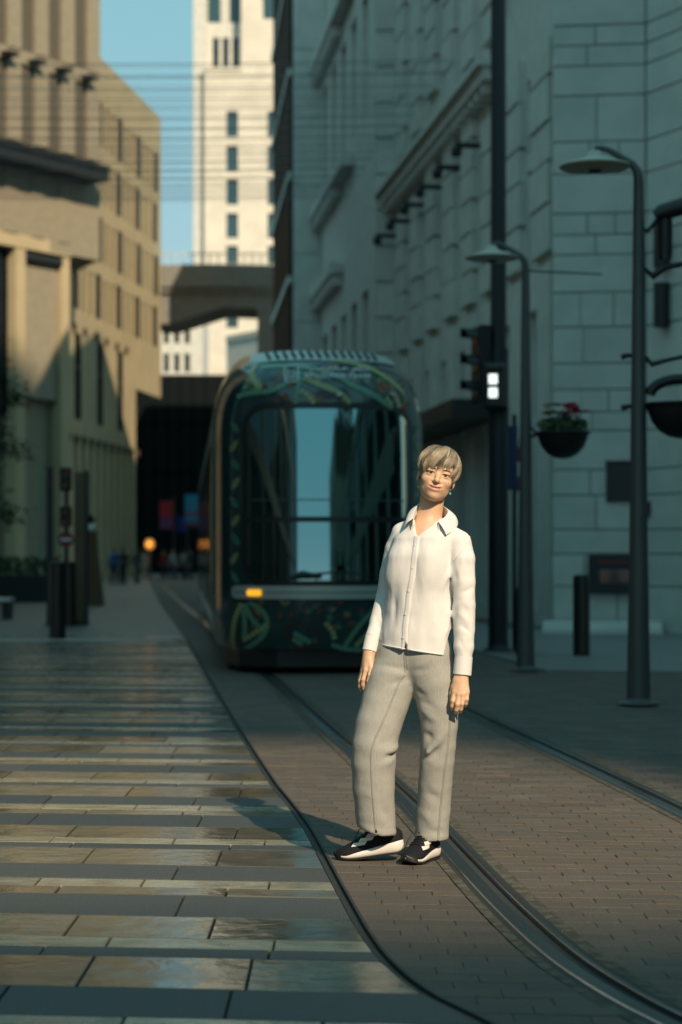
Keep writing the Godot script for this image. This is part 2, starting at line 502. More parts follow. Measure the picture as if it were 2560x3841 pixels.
func ground() -> void:
	var g := MB.new()
	g.quad(V(-400, -0.03, -300), V(400, -0.03, -300), V(400, -0.03, 700), V(-400, -0.03, 700))
	var go := obj("ground", g, M.base_ground)
	go.set_meta("kind", "structure")

	# plaza of long polished and flamed stones in alternating courses
	var plaza := place("plaza_paving")
	var bed := MB.new()
	var d := 3.4
	while d < 62.0:
		var e := d + 0.4
		bed.quad(V(-0.19 * d - 12, -0.010, d), V(border_x(d), -0.010, d), V(border_x(e), -0.010, e), V(-0.19 * e - 12, -0.010, e))
		d = e
	obj("joint_bed", bed, M.joint_dark, plaza)
	var far := MB.new()
	d = 29.2
	while d < 134.0:
		var e := d + 1.0
		far.quad(V(-0.19 * d - 14, 0.004, d), V(border_x(d), 0.004, d), V(border_x(e), 0.004, e), V(-0.19 * e - 14, 0.004, e))
		d = e
	obj("far_paving", far, M.far_plaza, plaza)
	var pat := [["granite", 0.357], ["polished", 0.44], ["granite", 0.14], ["cream", 0.163], ["polished", 0.385], ["granite", 0.425], ["polished", 0.165], ["cream", 0.18]]
	var lens := {"granite": [0.55, 0.85], "polished": [0.42, 0.8], "cream": [0.3, 0.55]}
	var mats := {"granite": ["granite_a", "granite_b", "granite_c"], "polished": ["polished_a", "polished_b", "polished_c"], "cream": ["cream_a", "cream_b"]}
	var q := 5.24 - 2.255
	var k := 0
	var count := 0
	var rest := {}
	for m in ["granite_a", "granite_b", "granite_c", "polished_a", "polished_b", "polished_c", "cream_a", "cream_b"]: rest[m] = MB.new()
	while q < 31.0:
		var kind: String = pat[k % 8][0]
		var w: float = pat[k % 8][1]
		var q0 := q + 0.003; var q1 := q + w - 0.003
		q += w
		k += 1
		if q1 < 4.55: continue
		var xr0 := course_x(border_x, q0) - 0.027; var xr1 := course_x(border_x, q1) - 0.027
		var x := xr0
		var left := -0.1707 * (q1 + 0.1) - 0.55
		var first := true
		while x > left:
			var L: float = rng.randf_range(lens[kind][0], lens[kind][1])
			if first: L *= rng.randf_range(0.45, 1.0)
			var xl := x - L
			var ra := xr0 if first else x; var rb := xr1 if first else x
			var dy := rng.randf_range(-0.0012, 0.0012)
			var pl := [Vector2(xl + 0.004, q0 - SKEW * xl), Vector2(ra, q0 - SKEW * ra), Vector2(rb, q1 - SKEW * rb), Vector2(xl + 0.004, q1 - SKEW * xl)]
			var mk: String = mats[kind][rng.randi() % mats[kind].size()]
			if count < 290 and q0 < 15.0:
				var mb := MB.new()
				slab(mb, pl, -0.012, 0.006 + dy, 0.003)
				obj("paving_stone", mb, M[mk], plaza)
				count += 1
			else:
				slab(rest[mk], pl, -0.012, 0.006 + dy, 0.003)
			first = false
			x = xl - 0.003
	for m in rest:
		if rest[m].v.size() > 0:
			var ro := obj("far_stones_" + m.get_slice("_", 0), rest[m], M[m], plaza)
			ro.set_meta("kind", "stuff")
	# dark slot drain that borders the plaza
	var drain := place("drain_channel")
	var db := MB.new()
	ribbon(db, border_x, 3.6, 60.0, 0.12, [[-0.026, 0.0055], [-0.015, 0.0058], [-0.012, -0.008], [0.004, -0.008], [0.007, 0.0058], [0.016, 0.0058]])
	obj("channel", db, M.rail_dark, drain)

	# the tram's lane: small clay pavers round two grooved rails
	var lane := place("tram_lane")
	var lb := MB.new()
	d = 3.4
	while d < 62.0:
		var e := d + 0.4
		lb.quad(V(border_x(d) + 0.016, -0.009, d), V(9.0, -0.009, d), V(9.0, -0.009, e), V(border_x(e) + 0.016, -0.009, e))
		d = e
	obj("joint_bed", lb, M.joint_dark, lane)
	var lf := MB.new()
	d = 26.0
	while d < 134.0:
		var e := d + 1.0
		lf.quad(V(border_x(d) + 0.02, 0.005, d), V(9.0, 0.005, d), V(9.0, 0.005, e), V(border_x(e) + 0.02, 0.005, e))
		d = e
	obj("far_paving", lf, M.far_lane, lane)
	var stuffb := MB.new()
	count = 0
	q = 4.6
	var row := 0
	var cols := [[0.172, 0.134, 0.106], [0.162, 0.132, 0.108], [0.152, 0.120, 0.094], [0.172, 0.142, 0.116], [0.140, 0.114, 0.092], [0.180, 0.138, 0.102]]
	var right2 := func(dd: float) -> float: return rail_x(dd) + GAUGE
	while q < 26.5:
		var w := 0.098
		var q0 := q + 0.0013; var q1 := q + w - 0.0016
		var b0 := course_x(border_x, q0) + 0.016; var b1 := course_x(border_x, q1) + 0.016
		var l0 := course_x(rail_x, q0); var l1 := course_x(rail_x, q1)
		var r0 := course_x(right2, q0); var r1 := course_x(right2, q1)
		var far_x := minf(0.1707 * q + 0.5, 5.0)
		for seg in [[b0, b1, l0 - 0.088, l1 - 0.088], [l0 + 0.162, l1 + 0.162, r0 - 0.088, r1 - 0.088], [r0 + 0.162, r1 + 0.162, far_x, far_x]]:
			var x: float = minf(seg[0], seg[1])
			var last: float = minf(seg[2], seg[3])
			var off := 0.5 if row % 2 == 1 else 1.0
			var start := true
			while x < last - 0.01:
				var L := 0.205 * (off if start else 1.0) + rng.randf_range(-0.004, 0.004)
				var xe: float = minf(x + L, last)
				var end := false
				if last - xe < 0.06:
					xe = last
					end = true
				var xa: float = seg[0] if start else x; var xb: float = seg[1] if start else x
				var ea: float = seg[2] if end else xe - 0.0016; var eb: float = seg[3] if end else xe - 0.0016
				start = false
				var pl := [Vector2(xa, q0 - SKEW * xa), Vector2(ea, q0 - SKEW * ea), Vector2(eb, q1 - SKEW * eb), Vector2(xb, q1 - SKEW * xb)]
				var dy := rng.randf_range(-0.0014, 0.0014)
				var kk := rng.randi() % 6
				if count < 295 and absf(x) < 0.1707 * q + 0.1:
					var mb := MB.new()
					slab(mb, pl, -0.011, 0.005 + dy, 0.0022)
					obj("paver", mb, M["paver_%d" % kk], lane)
					count += 1
				else:
					var t := rng.randf_range(0.82, 1.12)
					stuffb.col = Color(cols[kk][0] * t, cols[kk][1] * t, cols[kk][2] * t)
					slab(stuffb, pl, -0.011, 0.005 + dy, 0.0022)
				x = xe
		q += w
		row += 1
	var so := obj("far_pavers", stuffb, M.paver, lane, true)
	so.set_meta("kind", "stuff")
	for side in 2:
		var f: Callable = rail_x if side == 0 else right2
		var a := MB.new()
		ribbon(a, f, 3.6, 130.0, 0.15, [[-0.03, -0.02], [-0.03, 0.008], [-0.024, 0.011], [0.024, 0.011], [0.030, 0.007], [0.031, -0.012]])
		ribbon(a, f, 3.6, 130.0, 0.15, [[0.073, -0.012], [0.074, 0.006], [0.078, 0.009], [0.092, 0.009], [0.094, -0.01]])
		obj("grooved_rail", a, M.rail_steel, lane)
		var gv := MB.new()
		ribbon(gv, f, 3.6, 130.0, 0.15, [[0.031, -0.012], [0.033, -0.036], [0.071, -0.036], [0.073, -0.012]])
		obj("rail_groove", gv, M.rail_groove, lane)
		var b := MB.new()
		ribbon(b, f, 3.6, 130.0, 0.15, [[-0.085, 0.0065], [-0.05, 0.0065]])
		ribbon(b, f, 3.6, 130.0, 0.15, [[0.112, 0.0065], [0.160, 0.0065]])
		obj("rail_mortar", b, M.track_mortar, lane)
		var c := MB.new()
		ribbon(c, f, 3.6, 130.0, 0.15, [[-0.05, 0.0060], [-0.030, 0.0060]])
		ribbon(c, f, 3.6, 130.0, 0.15, [[0.094, 0.0060], [0.112, 0.0060]])
		obj("rubber_seal", c, M.rail_dark, lane)
	# raised band of smooth paving that crosses the plaza, and the far footway on the other side
	var band := MB.new()
	band.box(Vector3(-16, 0.0, -30.6), Vector3(-2.50, 0.011, -29.0))
	var bo := obj("crossing_path", band, M.far_ground)
	bo.set_meta("kind", "structure")
	var foot := MB.new()
	foot.prism([Vector2(2.2, -21.5), Vector2(12, -19.5), Vector2(12, -34), Vector2(2.9, -34), Vector2(1.0, -50), Vector2(-0.6, -50)], -0.02, 0.022)
	var fo := obj("footway", foot, M.far_ground)
	fo.set_meta("kind", "structure")

# ---------------------------------------------------------------- buildings
# local axes of a wall that runs from a to b ((x, d) pairs), seen from outside left to right: x along, y up, z outwards
func wall_axes(a: Vector2, b: Vector2) -> Transform3D:
	var x := Vector3(b.x - a.x, 0, -(b.y - a.y)).normalized()
	return Transform3D(Basis(x, Vector3.UP, x.cross(Vector3.UP)), V(a.x, 0, a.y))

# a wall sheet with real openings: reveals of the given depth and a pane at the back of each one
# an opening: [x0, x1, y0, y1, depth, pane material, part name]
func facade(parent: Node, xf: Transform3D, L: float, y0: float, y1: float, ops: Array, m: Material, z := 0.0) -> void:
	var xs := [0.0, L]; var ys := [y0, y1]
	for o in ops:
		xs.append(o[0]); xs.append(o[1]); ys.append(o[2]); ys.append(o[3])
	xs.sort(); ys.sort()
	var mb := MB.new()
	for j in ys.size() - 1:
		if ys[j + 1] - ys[j] < 1e-4: continue
		var cy: float = (ys[j] + ys[j + 1]) / 2
		var run := -1.0
		for i in xs.size() - 1:
			var wide: bool = xs[i + 1] - xs[i] > 1e-4
			var cx: float = (xs[i] + xs[i + 1]) / 2
			var hole := false
			if wide:
				for o in ops:
					if cx > o[0] and cx < o[1] and cy > o[2] and cy < o[3]:
						hole = true
						break
			if wide and hole and run >= 0.0:
				mb.quad(xf * Vector3(run, ys[j], z), xf * Vector3(xs[i], ys[j], z), xf * Vector3(xs[i], ys[j + 1], z), xf * Vector3(run, ys[j + 1], z))
				run = -1.0
			elif wide and not hole and run < 0.0:
				run = xs[i]
		if run >= 0.0:
			mb.quad(xf * Vector3(run, ys[j], z), xf * Vector3(L, ys[j], z), xf * Vector3(L, ys[j + 1], z), xf * Vector3(run, ys[j + 1], z))
	for o in ops:
		var zi: float = z - o[4]
		var p := [Vector2(o[0], o[2]), Vector2(o[1], o[2]), Vector2(o[1], o[3]), Vector2(o[0], o[3])]
		for i in 4:
			var a: Vector2 = p[i]; var b: Vector2 = p[(i + 1) % 4]
			mb.quad(xf * Vector3(a.x, a.y, zi), xf * Vector3(b.x, b.y, zi), xf * Vector3(b.x, b.y, z), xf * Vector3(a.x, a.y, z))
	obj("wall", mb, m, parent)
	for o in ops:
		var pb := MB.new()
		var zi: float = z - o[4]
		pb.box(Vector3(o[0] - 0.02, o[2] - 0.02, zi - 0.06), Vector3(o[1] + 0.02, o[3] + 0.02, zi), xf)
		var w := obj(o[6], pb, o[5], parent)
		if o[6] == "window" and o[1] - o[0] > 0.5:
			var fb := MB.new()
			var t := 0.06
			fb.box(Vector3(o[0], o[2], zi + 0.002), Vector3(o[0] + t, o[3], zi + 0.07), xf)
			fb.box(Vector3(o[1] - t, o[2], zi + 0.002), Vector3(o[1], o[3], zi + 0.07), xf)
			fb.box(Vector3(o[0] + t, o[2], zi + 0.002), Vector3(o[1] - t, o[2] + t, zi + 0.068), xf)
			fb.box(Vector3(o[0] + t, o[3] - t, zi + 0.002), Vector3(o[1] - t, o[3], zi + 0.068), xf)
			obj("frame", fb, M.dark_metal, w)

func right_buildings() -> void:
	# --- the stone corner building
	var A := thing("stone_corner_building", "grey limestone corner building with ashlar pier and ribbed facade beside the lamp posts", "building")
	var core := MB.new()
	core.prism([Vector2(3.95, -33.5), Vector2(5.3, -33.25), Vector2(7.0, -29.6), Vector2(26, -29.6), Vector2(26, -53), Vector2(1.75, -53)], 0.0, 33.0)
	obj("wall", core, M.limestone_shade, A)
	var courses := [0.0, 0.76, 1.29, 1.69, 2.26, 2.68, 3.32, 3.63, 4.0, 4.43, 5.03, 5.6, 6.22, 6.55, 6.9, 7.55, 8.08, 8.84, 9.33, 9.67, 10.0, 10.7, 11.3, 12.1, 12.7, 13.5, 14.3, 15.0]
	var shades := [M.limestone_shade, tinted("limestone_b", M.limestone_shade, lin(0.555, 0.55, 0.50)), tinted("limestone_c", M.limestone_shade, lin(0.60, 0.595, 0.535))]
	# corner pier: its face to the camera, its side to the street, and the wing beyond
	var faces := [[Vector2(3.5, 33.0), Vector2(5.0, 32.8), [0.95, 0.6]], [Vector2(3.62, 34.2), Vector2(3.5, 33.0), [1.2]], [Vector2(5.0, 32.8), Vector2(6.6, 29.4), [1.4, 1.1, 1.6]]]
	for fi in 3:
		var xf := wall_axes(faces[fi][0], faces[fi][1])
		var L: float = (faces[fi][1] - faces[fi][0]).length()
		var pad := MB.new()
		pad.box(Vector3(0.02, 0, -0.6), Vector3(L - 0.02, 15.0, -0.035), xf)
		obj("backing", pad, M.mortar, A)
		for c in courses.size() - 1:
			var cuts := [0.0]
			var x := 0.0
			var kk := c
			while x < L - 0.3:
				var bl: float = L if fi == 1 else (rng.randf_range(0.42, 0.78) if fi == 0 else rng.randf_range(0.8, 1.5))
				if fi == 0 and c % 3 == 2: bl = L
				x += bl
				if x > L - 0.35: x = L
				cuts.append(x)
				kk += 1
			for i in cuts.size() - 1:
				var mb := MB.new()
				mb.cbox(Vector3(cuts[i] + 0.008, courses[c] + 0.010, -0.5), Vector3(cuts[i + 1] - 0.008, courses[c + 1] - 0.010, rng.randf_range(-0.003, 0.004)), 0.012, xf)
				obj("stone_block", mb, shades[rng.randi() % 3], A)
	# street side: ribs of blocks with recesses, ground floor openings, cornice
	var f := wall_axes(Vector2(1.3, 53.0), Vector2(3.62, 34.2))
	var L := 18.9
	var ops := []
	for k in 8:
		var x := 0.35 + k * 2.3
		ops.append([x, x + 1.25, 0.3, 5.7, 0.55, M.dark_glass, "window"])
		if k < 5:
			ops.append([x, x + 0.85, 6.5, 10.1, 0.3, M.limestone_shade, "blind_recess"])
			ops.append([x, x + 0.85, 11.6, 15.6, 0.3, M.limestone_shade, "blind_recess"])
		else:
			ops.append([x, x + 0.75, 8.6, 9.95, 0.5, M.dark_glass, "window"])
			ops.append([x, x + 0.75, 6.4, 8.3, 0.3, M.limestone_shade, "blind_recess"])
			ops.append([x, x + 0.75, 11.6, 13.6, 0.5, M.dark_glass, "window"])
		ops.append([x, x + 0.85, 17.0, 20.0, 0.4, M.dark_glass, "window"])
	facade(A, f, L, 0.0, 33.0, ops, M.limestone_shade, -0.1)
	var n := 0
	for k in 8:
		var x0 := 0.35 + k * 2.3 + (0.9 if k < 5 else 0.85)
		var x1 := 0.35 + (k + 1) * 2.3 - 0.06
		if k == 7: x1 = L - 0.05
		var y := 6.5
		while y < 17.6:
			var h := rng.randf_range(0.6, 0.85)
			if not (y > 10.0 and y < 11.3):
				var mb := MB.new()
				var ins := 0.1 if n % 2 == 0 else 0.0
				mb.cbox(Vector3(x0 + ins, y + 0.02, -0.1), Vector3(x1 - (0.1 - ins), y + h - 0.02, 0.045 + rng.randf_range(-0.01, 0.02)), 0.015, f)
				obj("stone_block", mb, shades[rng.randi() % 3], A)
			y += h
			n += 1
	var cor := MB.new()
	cor.box(Vector3(-0.1, 10.55, -0.1), Vector3(14.2, 10.8, 0.28), f)
	cor.box(Vector3(-0.15, 10.8, -0.1), Vector3(14.3, 10.93, 0.42), f)
	obj("cornice", cor, M.limestone_shade, A)
	for k in 22:
		var mb := MB.new()
		mb.box(Vector3(0.15 + k * 0.64, 10.36, -0.1), Vector3(0.42 + k * 0.64, 10.547, 0.22), f)
		obj("cornice_bracket", mb, M.limestone_shade, A)
	for k in 6:
		var mb := MB.new()
		var x := 0.75 + k * 2.3
		mb.box(Vector3(x - 0.05, 9.6, -0.1), Vector3(x + 0.05, 9.7, 0.48), f)
		mb.lathe(f * Vector3(x, 9.35, 0.45), [Vector2(0.03, 0.06), Vector2(0.10, 0.08), Vector2(0.115, 0.2), Vector2(0.08, 0.28), Vector2(0.02, 0.31)], 10)
		obj("facade_lamp", mb, M.dark_metal, A)
	var can := MB.new()
	can.box(Vector3(3.0, 3.95, -0.1), Vector3(14.5, 4.3, 0.95), f)
	obj("shop_canopy", can, M.black_paint, A)
	for k in 8:
		var mb := MB.new()
		mb.cbox(Vector3(0.35 + k * 2.3 + 1.38, 0.0, -0.1), Vector3(0.35 + (k + 1) * 2.3 - 0.1 if k < 7 else L - 0.1, 6.3, 0.04), 0.03, f)
		obj("pilaster", mb, shades[k % 3], A)
	var st := MB.new()
	var fx := wall_axes(Vector2(3.3, 32.6), Vector2(5.2, 32.35))
	for k in 3: st.box(Vector3(0.0, 0.022, -0.35), Vector3(1.9, 0.06 + 0.045 * (3 - k), 0.25 + 0.28 * k), fx.translated(Vector3(0, 0, 0.0)))
	obj("step", st, M.limestone_pale, A)

	# --- the recessed building behind it
	var B := thing("plain_stone_building", "shaded plain stone building with bracketed cornice between corner building and glazed tower", "building")
	var fb := wall_axes(Vector2(-0.7, 67.7), Vector2(0.92, 53.0))
	var bc := MB.new()
	bc.prism([Vector2(1.4, -53.02), Vector2(24, -53.02), Vector2(24, -70), Vector2(-0.4, -70)], 0.0, 36.0)
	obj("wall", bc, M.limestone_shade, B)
	ops = []
	for k in 5:
		for r in 5:
			var y0: float = [1.0, 6.0, 13.4, 19.0, 25.0][r]
			ops.append([0.9 + k * 2.7, 0.9 + k * 2.7 + 1.5, y0, y0 + (3.4 if r != 1 else 2.6), 0.35, M.limestone_shade if (r == 2 or (r + k) % 3 == 0) else M.dark_glass, "blind_recess" if (r == 2 or (r + k) % 3 == 0) else "window"])
	facade(B, fb, 14.75, 0.0, 36.0, ops, M.limestone_shade, 0.0)
	var face := MB.new()
	var ff := wall_axes(Vector2(0.92, 53.0), Vector2(1.75, 52.95))
	for k in 26:
		var mb := MB.new()
		mb.cbox(Vector3(0.0, 0.02 + k * 0.95, -0.3), Vector3(0.82, 0.95 + k * 0.95 - 0.02, 0.02), 0.015, ff)
		obj("stone_block", mb, shades[k % 3], B)
	for yy in [9.9, 12.6, 17.5]:
		var mb := MB.new()
		mb.box(Vector3(0, yy, 0.002), Vector3(7.0 if yy < 12 else 10.0, yy + 0.32, 0.4), fb)
		obj("cornice", mb, M.limestone_shade, B)
		for k in 14:
			var kb := MB.new()
			kb.box(Vector3(0.1 + k * 0.5, yy - 0.35, 0.002), Vector3(0.32 + k * 0.5, yy - 0.002, 0.34), fb)
			obj("cornice_bracket", kb, M.limestone_shade, B)

	# --- glazed tower: pale stone end, dark glass along the street; it runs far back and throws the long shadow on the houses opposite
	var C := thing("glazed_tower", "tall tower with pale stone end wall and dark glass side along the street", "building")
	var cc := MB.new()
	cc.prism([Vector2(-1.55, -67.72), Vector2(24, -67.72), Vector2(24, -96), Vector2(-3.15, -96), Vector2(-2.62, -80)], 0.0, 36.4)
	obj("wall", cc, M.smoked_panel, C)
	var fe := wall_axes(Vector2(-1.62, 67.45), Vector2(0.2, 67.45))
	for k in 16:
		var mb := MB.new()
		mb.cbox(Vector3(0.0, 0.012 + k * 2.3, -0.26), Vector3(1.82, 2.3 + k * 2.3 - 0.012, rng.randf_range(-0.004, 0.004)), 0.012, fe)
		obj("stone_panel", mb, M.limestone_pale, C)
	var fs := wall_axes(Vector2(-2.66, 80.0), Vector2(-1.66, 67.5))
	var Ls := 12.5
	for k in 10:
		for j in 3:
			var mb := MB.new()
			mb.box(Vector3(0.1 + j * 4.15, 0.3 + k * 3.5, 0.0), Vector3(4.1 + j * 4.15, 3.5 + k * 3.5, 0.06), fs)
			obj("glass_panel", mb, M.smoked_panel, C)
		var sb := MB.new()
		sb.box(Vector3(0, 3.52 + k * 3.5, 0.0), Vector3(Ls, 3.78 + k * 3.5, 0.14), fs)
		obj("floor_band", sb, M.limestone_pale, C)

	var N := thing("added_shade_block", "added unseen stone block beyond the glazed tower that shades the bridge", "building")  # added block, hidden from view, there only to shade the bridge
	var nb := MB.new()
	nb.prism([Vector2(-3.3, -121), Vector2(22, -121), Vector2(22, -137), Vector2(-3.9, -137)], 0.0, 36.0)
	obj("wall", nb, M.limestone_shade, N)
	for k in 5:
		for r in 8:
			var wb := MB.new()
			wb.box(Vector3(-3.0 + k * 4.6, 2.0 + r * 4.2, -121.0), Vector3(-1.0 + k * 4.6, 4.8 + r * 4.2, -120.94))
			obj("window", wb, M.dark_glass, N)
	# --- outside the frame: low blocks on both sides of the crossing behind the camera, which the windscreen mirrors,
	# and two added, unseen towers placed towards the sun; the slot between their tops lets the sun onto the person
	var ops2 := []
	var P := thing("kerbside_block", "low stone block beside the street past the lamp posts", "building")
	var pc := MB.new()
	pc.prism([Vector2(10.4, 4.0), Vector2(28, 4.0), Vector2(28, -24.0), Vector2(10.4, -24.0)], 0.0, 8.0)
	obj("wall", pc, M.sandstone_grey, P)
	for k in 7:
		for r in 2: ops2.append([1.2 + k * 3.8, 3.9 + k * 3.8, 0.8 + r * 3.7, 3.6 + r * 3.7, 0.3, M.dark_glass, "window"])
	facade(P, wall_axes(Vector2(10.0, 24.0), Vector2(10.0, -4.0)), 28.0, 0.0, 8.0, ops2, M.sandstone_grey, 0.0)
	facade(P, wall_axes(Vector2(28.0, 24.0), Vector2(10.0, 24.0)), 18.0, 0.0, 8.0, [], M.sandstone_grey, 0.0)
	var Q := thing("far_corner_block", "stone block with rows of windows behind the crossing", "building")
	var qb := MB.new()
	qb.prism([Vector2(9.3, 16.0), Vector2(45, 16.0), Vector2(45, 30), Vector2(9.3, 30)], 0.0, 15.0)
	obj("wall", qb, M.sandstone_grey, Q)
	ops2 = []
	for k in 3:
		for r in 3: ops2.append([1.0 + k * 3.6, 3.4 + k * 3.6, 1.0 + r * 4.0, 3.8 + r * 4.0, 0.35, M.dark_glass, "window"])
	facade(Q, wall_axes(Vector2(9.0, -16.0), Vector2(9.0, -30.0)), 14.0, 0.0, 15.0, ops2, M.sandstone_grey, 0.0)
	ops2 = []
	for k in 9:
		for r in 3: ops2.append([1.0 + k * 3.9, 3.6 + k * 3.9, 1.0 + r * 4.0, 3.8 + r * 4.0, 0.35, M.dark_glass, "window"])
	facade(Q, wall_axes(Vector2(45, -16.0), Vector2(9.0, -16.0)), 36.0, 0.0, 15.0, ops2, M.sandstone_grey, 0.0)
	var K := thing("dark_glazed_block", "dark glazed block along the plaza behind the crossing", "building")
	var kb2 := MB.new()
	kb2.prism([Vector2(-10.8, -26.0), Vector2(-40, -26.0), Vector2(-40, 14), Vector2(-10.8, 14)], 0.0, 13.0)
	obj("wall", kb2, M.dark_metal, K)
	ops2 = []
	for k in 9:
		for r in 3: ops2.append([0.5 + k * 4.2, 4.2 + k * 4.2, 0.6 + r * 4.1, 4.1 + r * 4.1, 0.2, M.dark_glass, "window"])
	facade(K, wall_axes(Vector2(-10.5, -14.0), Vector2(-10.5, 26.0)), 40.0, 0.0, 13.0, ops2, M.dark_metal, 0.0)
	for w in [["added_high_tower", "added unseen high tower with a projecting slab to shade the street", 45.8, 71.0, 90.0, 168.0], ["added_broad_tower", "added unseen broad tower to shade the near ground", 33.0, 45.6, 90.0, 76.3]]:
		var T := thing(w[0], w[1], "building")
		var tb := MB.new()
		tb.prism([Vector2(w[2], w[4]), Vector2(w[3], w[4]), Vector2(w[3] + 10.65, w[4] + 24), Vector2(w[2] + 10.65, w[4] + 24)], 0.0, w[5])
		obj("wall", tb, M.limestone_pale, T)
		if w[5] > 100.0:
			var wb := MB.new()
			wb.prism([Vector2(41.0, 90.3), Vector2(45.9, 90.3), Vector2(46.3, 91.3), Vector2(41.4, 91.3)], 82.5, 98.0)
			obj("added_shade_slab", wb, M.limestone_pale, T)  # added slab that keeps the sun off the ground behind the person
		for r in int(w[5] / 6.0) - 1:
			var gb := MB.new()
			gb.box(Vector3(w[2] + 1.0, 2.0 + r * 6.0, w[4] - 0.1), Vector3(w[3] - 1.0, 5.5 + r * 6.0, w[4]))
			obj("window_band", gb, M.dark_glass, T)

func left_buildings() -> void:
	# --- the folded facade
	var E := thing("pilastered_building", "sandstone building with tall pilasters, rough panels and a deep dark eave", "building")
	var ea := Vector2(-20.6, 101.3); var eb := Vector2(-13.5, 112.0)
	var xf := wall_axes(ea, eb)
	var L := (eb - ea).length()
	var core := MB.new()
	core.prism([Vector2(-20.9, -101.8), Vector2(-13.6, -112.6), Vector2(-16.0, -118), Vector2(-34, -118), Vector2(-34, -101.8)], 18.0, 40.0)
	core.prism([Vector2(-20.9, -103.3), Vector2(-15.4, -111.5), Vector2(-16.0, -118), Vector2(-34, -118), Vector2(-34, -103.3)], 0.0, 18.0)
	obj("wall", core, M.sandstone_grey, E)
	# rows of folds: [y0, y1, x end, z offset]
	var pitch := 2.13
	for row in [[28.3, 34.5, L, 0.0], [23.4, 27.6, L, 0.0], [18.6, 22.0, L - 1.9, -0.5]]:
		var y0: float = row[0]; var y1: float = row[1]; var z: float = row[3]
		var x: float = row[2]
		while x > 0.3:
			var mb := MB.new()
			mb.cbox(Vector3(x - 1.15, y0, z - 0.5), Vector3(x - 0.10, y1, z + 0.12), 0.03, xf)
			obj("pilaster", mb, M.sandstone_grey, E)
			var rp := MB.new()
			rp.box(Vector3(x - pitch - 0.10, y0, z - 0.5), Vector3(x - 1.15, y1, z - 0.12), xf)
			obj("rough_panel", rp, M.rough_stone, E)
			x -= pitch
		var band := MB.new()
		band.box(Vector3(0, y1, z - 0.9), Vector3(row[2], y1 + 0.72, z + 0.04), xf)
		obj("stone_band", band, M.sandstone_grey, E)
		if row[0] == 28.3 or row[0] == 23.4:
			for k in 6:
				var tb := MB.new()
				var xx := L - pitch * k - 1.6
				tb.box(Vector3(xx - 0.1, y1 + 0.12, 0.04), Vector3(xx + 0.65, y1 + 0.32, 0.7), xf)
				obj("spout", tb, M.dark_metal, E)
	var eave := MB.new()
	eave.box(Vector3(-1, 22.15, -2.4), Vector3(L - 0.4, 22.75, 1.0), xf)
	eave.box(Vector3(-1, 22.75, -2.4), Vector3(L - 0.4, 22.95, 1.15), xf)
	obj("eave", eave, M.dark_metal, E)
	var low := MB.new()
	low.box(Vector3(0, 17.9, -1.2), Vector3(L - 1.9, 18.6, -0.45), xf)
	obj("stone_band", low, M.sandstone, E)
	# ground storeys: dark glazed recess, a pier, a stone panel over an entrance
	var gx := L - 6.3
	var rec := MB.new()
	rec.box(Vector3(0, 9.0, -1.5), Vector3(gx, 17.9, -1.1), xf)
	obj("glazed_recess", rec, M.smoked_panel, E)
	for k in 4:
		var mb := MB.new()
		mb.box(Vector3(gx - 0.8 - k * 1.6, 9.0, -1.098), Vector3(gx - 0.7 - k * 1.6, 17.88, -0.95), xf)
		obj("mullion", mb, M.dark_metal, E)
	var pier := MB.new()
	pier.box(Vector3(gx, 0, -1.5), Vector3(gx + 0.75, 17.898, -0.5), xf)
	pier.box(Vector3(L - 2.6, 0, -1.5), Vector3(L - 1.9, 17.898, -0.55), xf)
	obj("pier", pier, M.sandstone, E)
	var pan := MB.new()
	pan.cbox(Vector3(gx + 0.8, 9.9, -1.5), Vector3(L - 2.65, 17.3, -0.8), 0.05, xf)
	obj("stone_panel", pan, M.sandstone_grey, E)
	var lint := MB.new()
	lint.box(Vector3(gx + 0.76, 17.35, -1.4), Vector3(L - 2.61, 17.75, -0.45), xf)
	obj("lintel", lint, M.dark_metal, E)
	var ent := MB.new()
	ent.box(Vector3(gx + 0.8, 0, -1.9), Vector3(L - 2.65, 9.8, -1.7), xf)
	obj("entrance_glass", ent, M.smoked_panel, E)

	# --- the long house with rows of narrow windows
	var F := thing("long_sandstone_house", "long sunlit sandstone house with four rows of narrow shuttered windows", "building")
	var fa := Vector2(-15.98, 114.0); var fbp := Vector2(-12.64, 140.3)
	var ff := wall_axes(fa, fbp)
	var FL := (fbp - fa).length()
	var fc := MB.new()
	fc.prism([Vector2(-16.6, -114.0), Vector2(-13.3, -140.2), Vector2(-15, -150), Vector2(-40, -150), Vector2(-40, -118.5)], 12.5, 31.9)
	fc.prism([Vector2(-17.2, -114.0), Vector2(-14.9, -132.6), Vector2(-16.5, -134), Vector2(-40, -134), Vector2(-40, -118.5)], 0.0, 12.5)
	obj("wall", fc, M.sandstone, F)
	var ops := []
	var low_ops := []
	var bay := 5.3
	for k in 7:
		var x := FL - 0.9 - k * bay
		if x < 1.0: break
		for r in 4:
			var yb: float = [26.65, 23.1, 19.46, 15.9][r]
			var sh := 0.0 if r % 2 == 0 else -0.35
			var x1 := x + sh
			ops.append([x1 - 1.4, x1, yb, yb + 2.75, 0.07, M.shutter_brown, "window"])
			ops.append([x1 - 3.0, x1 - 1.95, yb, yb + 2.6, 0.05, M.blind_panel, "blind_panel"])
			if x1 - 4.6 > 0.2: ops.append([x1 - 4.55, x1 - 3.5, yb, yb + 2.6, 0.05, M.blind_panel, "blind_panel"])
	var lend := 18.78
	for k in 4:
		var x := lend - 3.6 - k * 5.3
		low_ops.append([x - 1.5, x, 9.4, 12.5, 0.08, M.smoked_panel, "window"])
		ops.append([x - 1.5, x, 12.5, 14.5, 0.08, M.smoked_panel, "window"])
	facade(F, ff, FL, 12.5, 32.1, ops, M.sandstone, 0.0)
